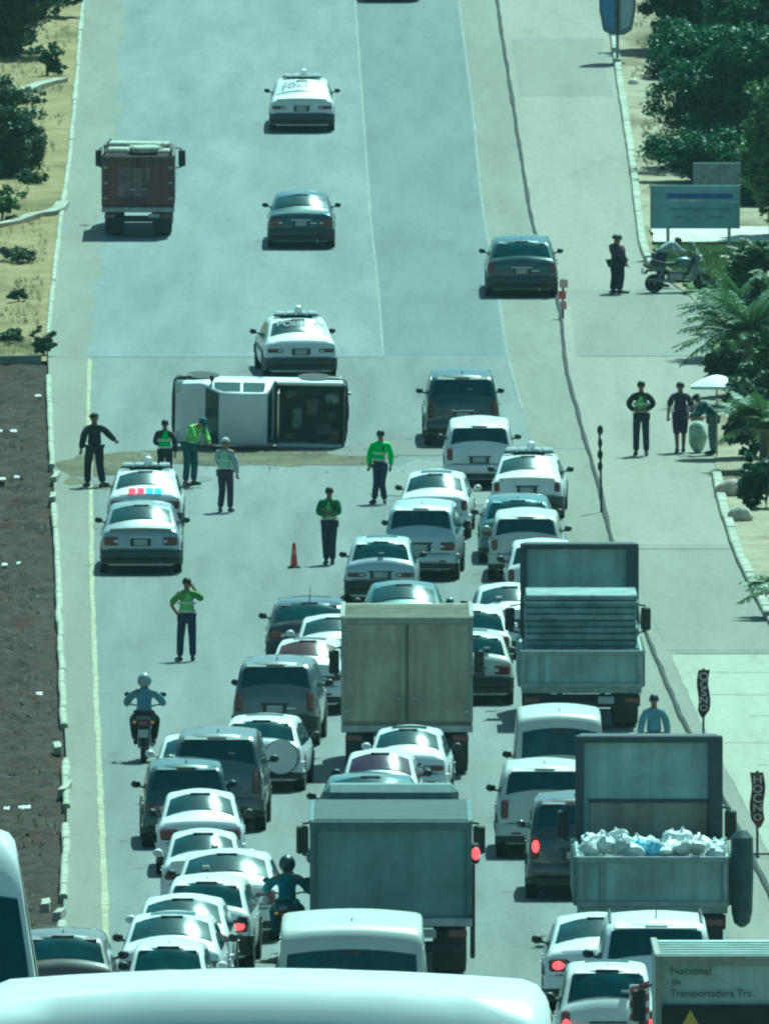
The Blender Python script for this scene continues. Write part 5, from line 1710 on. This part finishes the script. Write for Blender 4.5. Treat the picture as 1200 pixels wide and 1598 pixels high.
def tree(name, label, px, py, h, rx, ry, rz, cz, n_cl, per, size, mat, seed, trunk_r=.16, cat='tree', group=None, dx=0.0, dy=0.0, p=None):
    rng = random.Random(seed)
    p = p or G(px, py)
    root = empty(name, label, cat, Matrix.Translation(p), group)
    tr = MB()
    top = cz + rz * .3
    pts = [(0, 0, -.1), (.05 * rng.uniform(-1, 1), .05, cz * .4), (.15 * rng.uniform(-1, 1), .1 * rng.uniform(-1, 1), cz), (0.1, 0, top)]
    tr.tube(pts, [trunk_r, trunk_r * .8, trunk_r * .55, trunk_r * .15], 8)
    for k in range(9):
        a = rng.uniform(0, 6.28); z = cz * rng.uniform(.35, .95)
        e = (math.cos(a) * rx * .75, math.sin(a) * ry * .75, cz + rz * rng.uniform(-.4, .6))
        tr.tube([(0, 0, z), (e[0] * .5, e[1] * .5, (z + e[2]) / 2 + .2), e], [trunk_r * .4, trunk_r * .25, trunk_r * .06], 6)
    tr.build('trunk', simple('bark', (.10, .075, .05), .9, var=.3), root)
    cs, rs = [], []
    sub = [(rng.uniform(-.55, .55) * rx, rng.uniform(-.55, .55) * ry, cz + rng.uniform(-.5, .6) * rz, rng.uniform(.35, .6)) for _ in range(8)]
    for k in range(n_cl):
        bx_, by_, bz_, q = sub[rng.randrange(8)]
        v = Vector((rng.gauss(0, 1), rng.gauss(0, 1), rng.gauss(0, 1))).normalized() * rng.random() ** .33
        cs.append((bx_ + v.x * rx * q, by_ + v.y * ry * q, max(.12, bz_ + v.z * rz * q)))
        rs.append(rng.uniform(.22, .5) * min(1.0, rx * .5))
    leaves_mesh('crown', cs, rs, per, size, mat, root, seed=seed)
    return root


LF_DARK = leafmat('leaf_dark', (.014, .055, .022), (.050, .125, .045), .35)
LF_MID = leafmat('leaf_mid', (.030, .075, .022), (.07, .13, .035))
LF_LIGHT = leafmat('leaf_light', (.06, .12, .03), (.13, .19, .06))
LF_OLIVE = leafmat('leaf_olive', (.035, .068, .030), (.085, .12, .05))
RT = 'trees along the side street'
tree('broadleaf_tree', 'tall dark tree in the top right corner', 1112, 75, 8, 3.0, 2.6, 2.6, 1.9, 640, 120, .15, LF_DARK, 1, .2, group=RT)
tree('broadleaf_tree', 'broad dark tree overhanging the sandy verge behind the signboard', 1130, 262, 6, 2.6, 2.4, 2.3, 1.75, 640, 120, .145, LF_DARK, 2, .2, group=RT)
tree('broadleaf_tree', 'dark tree at the right edge above the signboard', 1215, 190, 6, 2.6, 2.2, 2.6, 1.9, 520, 120, .145, LF_DARK, 3, .18, group=RT)
tree('broadleaf_tree', 'lighter green shrub tree at the right edge beside the signboard', 1204, 372, 4, 1.3, 1.1, 2.2, 2.1, 300, 90, .13, LF_LIGHT, 4, .10, group=RT)
tree('broadleaf_tree', 'background tree beyond the tall dark tree at the top right', 1150, -70, 8, 3.4, 2.4, 2.8, 2.0, 560, 100, .17, LF_DARK, 15, .2, group=RT)
tree('shrub', 'dark undergrowth filling the foot of the broad dark tree', 1105, 285, 2, 1.9, 1.0, .75, .65, 240, 70, .13, LF_DARK, 31, .05, cat='bush')
tree('shrub', 'dark undergrowth at the foot of the tall corner tree', 1085, 120, 2, 1.7, 1.2, 1.1, .9, 240, 70, .14, LF_DARK, 32, .05, cat='bush')
tree('shrub', 'dark undergrowth at the right edge behind the lighter shrub tree', 1190, 320, 2, 1.2, 1.0, 1.0, .8, 180, 70, .13, LF_DARK, 33, .05, cat='bush')
tree('shrub', 'light green bush at the right end of the lawn', 1178, 462, 2, .75, .6, .72, .8, 80, 60, .12, LF_LIGHT, 5, .05, cat='bush')
tree('shrub', 'dark leafy bush under the palm fronds', 1180, 590, 2, 1.1, .9, 1.35, 1.2, 200, 70, .14, LF_OLIVE, 6, .06, cat='bush')
tree('shrub', 'dense bush right of the umbrella at the picture edge', 1190, 715, 2, 1.0, .8, 1.2, 1.1, 190, 70, .14, LF_OLIVE, 7, .06, cat='bush')
tree('shrub', 'low dark bush below the umbrella beside the pale boulders', 1196, 795, 1.5, .7, .6, .7, .6, 100, 60, .13, LF_DARK, 8, .05, cat='bush')
tree('shrub', 'bushy green mass under the upper palm at the right edge', 1160, 520, 2, 1.15, .9, 1.2, 1.0, 230, 80, .13, LF_MID, 51, .06, cat='bush')
tree('shrub', 'leafy bush between the upper palm and the umbrella', 1146, 618, 2, .75, .7, .85, .8, 150, 80, .12, LF_OLIVE, 52, .05, cat='bush')
tree('shrub', 'sunlit green bush at the right edge between the two tall palms', 1200, 655, 2, .9, .7, 1.3, 1.2, 190, 80, .12, LF_MID, 53, .05, cat='bush')
tree('shrub', 'low green bush at the right edge just below the signboard', 1192, 480, 2, .8, .7, .9, .8, 150, 80, .12, LF_MID, 54, .05, cat='bush')
LG = 'trees along the left verge'
tree('broadleaf_tree', 'dark green tree at the top left corner', 8, 85, 4, 2.1, 2.2, 2.0, 1.4, 380, 110, .13, LF_OLIVE, 9, .14, group=LG)
tree('broadleaf_tree', 'dusty green tree at the left edge below the top left tree', -14, 275, 4, 1.5, 1.6, 1.8, 1.3, 300, 110, .13, LF_OLIVE, 10, .12, group=LG)
tree('broadleaf_tree', 'background tree above the top left tree', 45, -35, 4, 2.2, 2.2, 1.5, 1.1, 320, 110, .13, LF_OLIVE, 16, .12, group=LG)
tree('shrub', 'small light green bush beside the left kerb at the top', 74, 118, 1, .6, .7, .45, .45, 44, 55, .12, LF_MID, 11, .04, cat='bush')
for k_, (lab_, x_, y_, r_w, m_) in enumerate((('grey green scrub beside the upper left kerb return', 40, 165, .7, LF_OLIVE), ('dry scrub between the two kerb returns near the kerb', 62, 235, .5, LF_OLIVE),
        ('green scrub right of the dusty green tree', 52, 290, .55, LF_MID), ('low olive scrub below the lower kerb return', 22, 410, .6, LF_OLIVE), ('small dry scrub in the middle of the lower dry verge', 30, 470, .4, LF_OLIVE), ('small green scrub at the foot of the dry verge', 12, 535, .5, LF_MID))):
    tree('shrub', lab_, x_, y_, 1, r_w, r_w * 1.3, r_w * .4, r_w * .35, 40, 50, .09, m_, 40 + k_, .03, cat='bush', group='scrub on the left verge')
tree('shrub', 'low green bush at the left edge near the curling kerb', 4, 348, 1, .75, .9, .5, .5, 55, 55, .12, LF_LIGHT, 12, .04, cat='bush')
tree('shrub', 'dry dark bush at the corner where the left verge ends', 70, 556, 1, .36, .4, .40, .36, 40, 50, .10, LF_OLIVE, 13, .03, cat='bush')
tree('shrub', 'brownish green bush at the top left beside the dark tree', 92, 28, 1, .9, .9, .6, .6, 60, 55, .13, leafmat('leaf_dry', (.05, .055, .03), (.10, .10, .05)), 14, .04, cat='bush')


def frond_mesh(L, seed, droop, mat, wid=.34, n=26):
    rng = random.Random(seed)
    mb = MB()
    pts = []
    for i in range(n + 1):
        t = i / n
        a = R(62) - droop * t * t
        pts.append((0, L * t * math.cos(a * .6) * (.95), L * (t * math.sin(R(55)) - droop * .55 * t * t)))
    mb.tube(pts[::2], [.022 * (1 - .8 * k / (n // 2)) + .003 for k in range(n // 2 + 1)], 5)
    for i in range(3, n):
        t = i / n
        p = Vector(pts[i])
        d = (Vector(pts[min(i + 1, n)]) - Vector(pts[i - 1])).normalized()
        ln = wid * (math.sin(math.pi * min(1, t * .9 + .12)) ** .6) * rng.uniform(.85, 1.15)
        for sg in (-1, 1):
            e = p + Vector((sg * ln * .85, 0, 0)) + d * ln * .55 + Vector((0, 0, -ln * rng.uniform(.15, .5)))
            m_ = p.lerp(e, .5) + Vector((0, 0, .02))
            w = d * .028
            mb.add([p - w, p + w, m_ + w * 1.1, e, m_ - w * 1.1], [(0, 1, 2, 4), (4, 2, 3)])
    me = mb.mesh('frond', 50)
    me.materials.append(mat)
    return me


def palm(label, px, py, h, nfr, L, seed, mat, group=None, droop=.9):
    rng = random.Random(seed)
    root = empty('palm', label, 'palm', Matrix.Translation(G(px, py)), group)
    prof = []
    for i in range(14):
        t = i / 13
        prof.append((h * t - .05, .13 * (1 - .25 * t) + (.018 if i % 2 else 0)))
    MB().lathe(prof, (0, 0, 0), 'z', 12).build('trunk', simple('palm_bark', (.11, .085, .055), .9, var=.3), root)
    meshes = [frond_mesh(L, seed + k, droop * (.7 + .25 * k), mat) for k in range(3)]
    for k in range(nfr):
        o = link_mesh('frond', meshes[k % 3], root, (0, 0, h))
        o.rotation_euler = (R(rng.uniform(-38, 22)), R(rng.uniform(-12, 12)), 2 * math.pi * k / nfr * 3.0 + rng.uniform(-.3, .3))
        o.scale = (1, 1, 1)
    return root


LF_PALM = leafmat('leaf_palm', (.035, .085, .035), (.11, .17, .065), .25)
LF_PALM2 = leafmat('leaf_palm_dry', (.07, .085, .035), (.15, .15, .07), .15)
palm('palm with drooping fronds reaching over the side street', 1168, 632, 1.65, 48, 1.95, 21, LF_PALM)
palm('full dark palm leaning out from the bushes below the signboard', 1150, 560, 1.15, 40, 1.55, 25, LF_PALM)
palm('palm with paler fronds at the right edge above the umbrella', 1205, 520, 1.5, 20, 1.5, 22, LF_PALM2)
palm('squat palm beside the dense bush right of the umbrella', 1192, 735, 1.0, 26, 1.35, 24, LF_PALM)
palm('low palm whose frond tips enter at the right edge of the lower side street', 1228, 965, .55, 14, 1.15, 23, LF_PALM)

# boulders below the palms
for lab, px_, py_, r0, c in (('large pale pinkish boulder below the umbrella', 1138, 775, .34, (.48, .40, .32)), ('pale boulder at the lower end of the planted strip', 1156, 815, .30, (.46, .42, .34)),
                             ('small pale stone beside the upper boulder', 1168, 758, .20, (.42, .38, .32)), ('white stone on the sandy verge near the totem', 988, 132, .17, (.62, .60, .52))):
    mb = MB().ell((0, 0, 0), (r0, r0 * .9, r0 * .75), 14, 10)
    sd = px_ * .1
    mb.v = [tuple(Vector(p) * (1 + .28 * mnoise.noise((p[0] * 3 + sd, p[1] * 3, p[2] * 3)))) for p in mb.v]
    o = mb.build('boulder', simple('rock_%d' % px_, c, .9, var=.25, scale=5), None, 30)
    o.location = G(px_, py_, r0 * .45)
    tag(o, lab, 'boulder')

# left soil strip: clods, litter, broken kerb pieces
V, F = [], []
rng = random.Random(5)
for k in range(2200):
    py_ = rng.uniform(575, 1560)
    px_ = rng.uniform(-30, 96)
    p = G(px_, py_)
    if p.x > KERB_L(p.y) - .25: continue
    r0 = rng.uniform(.02, .07)
    o = len(V)
    q = [(r0, 0, 0), (-.5 * r0, .8 * r0, 0), (-.5 * r0, -.8 * r0, 0), (0, 0, r0 * rng.uniform(.3, .6))]
    a = rng.uniform(0, 6)
    for x, y, z in q:
        V.append((p.x + x * math.cos(a) - y * math.sin(a), p.y + x * math.sin(a) + y * math.cos(a), gz(p.y) - .04 + z + r0 * .4))
    F += [(o, o + 1, o + 3), (o + 1, o + 2, o + 3), (o + 2, o, o + 3)]
me = bpy.data.meshes.new('clods'); me.from_pydata(V, [], F)
me.materials.append(simple('clod_brown', (.075, .062, .048), .95, var=.5, scale=.6))
tag(link_mesh('clods', me), 'earth clods on the dark soil strip', 'soil', kind='stuff')

V, F = [], []
for k in range(420):
    py_ = rng.uniform(580, 1500); px_ = rng.uniform(-20, 92)
    p = G(px_, py_)
    if p.x > KERB_L(p.y) - .15: continue
    if mnoise.noise((p.x * .9, p.y * .25, 6)) < .08: continue
    for b in range(9):
        a = rng.uniform(0, 6.28); hh = rng.uniform(.05, .2); q = rng.uniform(.05, .16)
        o = len(V); z = gz(p.y) - .05
        V += [(p.x - .012 * math.sin(a), p.y + .012 * math.cos(a), z), (p.x + .012 * math.sin(a), p.y - .012 * math.cos(a), z), (p.x + math.cos(a) * q, p.y + math.sin(a) * q, z + hh)]
        F.append((o, o + 1, o + 2))
me = bpy.data.meshes.new('weeds'); me.from_pydata(V, [], F)
me.materials.append(leafmat('weed_dry', (.07, .075, .03), (.17, .14, .08)))
tag(link_mesh('weeds', me), 'sparse dry weeds on the dark soil strip', 'weeds', kind='stuff')

lit = [('white scrap of litter on the dark soil level with the overturned pickup', 22, 677, .26), ('small white scrap at the left edge level with the overturned pickup', 2, 677, .12), ('pale scrap on the soil close to the kerb above the pickup', 60, 622, .24),
       ('white paper scrap left of the bent person in black', 27, 749, .2), ('thin white scrap left of the lit police car', 4, 752, .26), ('white scrap level with the officer raising an arm', 8, 886, .2),
       ('white plastic scrap level with the silver sedan', 30, 884, .14), ('long white plastic strip on the lower dark soil', 39, 1266, .36), ('short white plastic scrap beside the long white strip', 11, 1268, .16), ('dull pale scrap on the soil near the curved kerb piece', 62, 1088, .2)]
for lab, px_, py_, w in lit:
    mb = MB()
    rows = [[(x * w / 2, y * .3, .03 + .035 * mnoise.noise((x * 2 + px_, y * 2, 0)) + .02 * y) for x in np.linspace(-1, 1, 7)] for y in np.linspace(-1, 1, 5)]
    rows2 = [[(p[0], p[1], p[2] - .008) for p in rw] for rw in rows]
    mb.grid(rows).grid(rows2)
    mb.v = [(x * (.62 + .45 * mnoise.noise((y * 6, px_, py_))), y * (.6 + .5 * mnoise.noise((x * 9, px_ + 3, 0))), z) for x, y, z in mb.v]
    o = mb.build('litter', simple('litter_white', (.50, .50, .46), .6), None)
    o.location = G(px_, py_, .05)
    tag(o, lab, 'litter', 'litter on the left soil strip')
for lab, px_, py_, w, a in (('curved broken kerb piece lying on the lower left soil', 100, 1235, .95, -.25), ('broken pale kerb piece at the gap below the curved one', 88, 1172, .6, .9), ('pale kerb fragment beside the left foreground van', 70, 1418, .5, .5),
                            ('broken kerb chunk near the bottom of the left kerb', 92, 1432, .4, -.6), ('broken pale kerb piece left of the lit police car', 86, 748, .6, -.3), ('lower broken kerb piece left of the lit police car', 82, 780, .5, .3)):
    mb = MB()
    rows = []
    for i in range(9):
        t = i / 8
        c = Vector((.06 * w * math.sin(t * 2.2), (t - .5) * w * 3.0, 0))
        ww = .07 * (1 + .4 * mnoise.noise((t * 5, px_, 0)))
        rows.append([(c.x - ww, c.y, -.05), (c.x - ww, c.y, .09), (c.x + ww, c.y, .11), (c.x + ww, c.y, -.05)])
    mb.grid(rows)
    for rw in (rows[0], rows[-1]): mb.add(rw, [(0, 1, 2, 3)])
    o = mb.build('kerb_fragment', M_KERB, None)
    o.matrix_world = ground_matrix(G(px_, py_, .03), a * .06)
    tag(o, lab, 'kerb piece', 'broken kerb pieces')

# dry tufts on the tan verges
V, F = [], []
for k in range(5200):
    left = k % 2
    if left:
        px_, py_ = rng.uniform(-20, 120), rng.uniform(-20, 560)
        p = G(px_, py_)
        if p.x > KERB_L(p.y) - .3: continue
    else:
        px_, py_ = rng.uniform(965, 1080), rng.uniform(0, 300)
        p = G(px_, py_)
        if p.x < STREET_R(p.y) + .4: continue
    if mnoise.noise((p.x * .5, p.y * .12, 3)) < -.02: continue
    for b in range(5):
        a = rng.uniform(0, 6.28); hh = rng.uniform(.06, .22)
        ex, ey = p.x + math.cos(a) * .10, p.y + math.sin(a) * .10
        o = len(V); z = gz(p.y) + .0
        V += [(p.x - .01 * math.sin(a), p.y + .01 * math.cos(a), z), (p.x + .01 * math.sin(a), p.y - .01 * math.cos(a), z), (ex, ey, z + hh)]
        F.append((o, o + 1, o + 2))
me = bpy.data.meshes.new('dry_tufts'); me.from_pydata(V, [], F)
me.materials.append(leafmat('dry_tuft', (.16, .14, .06), (.30, .25, .13)))
tag(link_mesh('dry_tufts', me), 'dry grass tufts on the verges', 'grass', kind='stuff')

# ------------------------------------------------------------------ footprint sanity (printed only)
def _rect(f):
    n, x, y, fx, fy, W, L = f
    l = math.hypot(fx, fy); fx, fy = fx / l, fy / l
    rx_, ry_ = fy, -fx
    return [Vector((x + rx_ * a * W / 2 + fx * b * L, y + ry_ * a * W / 2 + fy * b * L)) for a, b in ((-1, 0), (1, 0), (1, 1), (-1, 1))]


def _overlap(A, B):
    for P in (A, B):
        for i in range(4):
            e = P[(i + 1) % 4] - P[i]
            ax = Vector((-e.y, e.x))
            a = [ax.dot(p) for p in A]; b = [ax.dot(p) for p in B]
            if max(a) <= min(b) or max(b) <= min(a): return False
    return True


_rs = [(_f[0], _rect(_f)) for _f in FOOT]
for i in range(len(_rs)):
    for k in range(i):
        if _overlap(_rs[i][1], _rs[k][1]):
            print('OVERLAP:', _rs[i][0], '<->', _rs[k][0])

# ------------------------------------------------------------------ haze added to lift the dark tones: one closed box round the camera and the whole scene
hm = bpy.data.materials.new('added_haze')
hm.use_nodes = True
ht = hm.node_tree
for n in list(ht.nodes):
    ht.nodes.remove(n)
hv = ht.nodes.new('ShaderNodeVolumePrincipled')
hv.inputs['Color'].default_value = (.70, .93, .96, 1)
hv.inputs['Density'].default_value = HAZE
hv.inputs['Anisotropy'].default_value = 0.0
ho = ht.nodes.new('ShaderNodeOutputMaterial')
ht.links.new(hv.outputs[0], ho.inputs['Volume'])
zlo, zhi = float(TZ.min()) - 2.5, float(TZ.max()) + 25
hz = MB().box((0, (YMAX + 500 - 60) / 2, (zlo + zhi) / 2), (540, YMAX + 500 + 60 + 20, zhi - zlo)).build('haze', hm, None, 0)
tag(hz, 'thin pale haze added over the whole road to lift the dark tones', 'haze', kind='stuff')
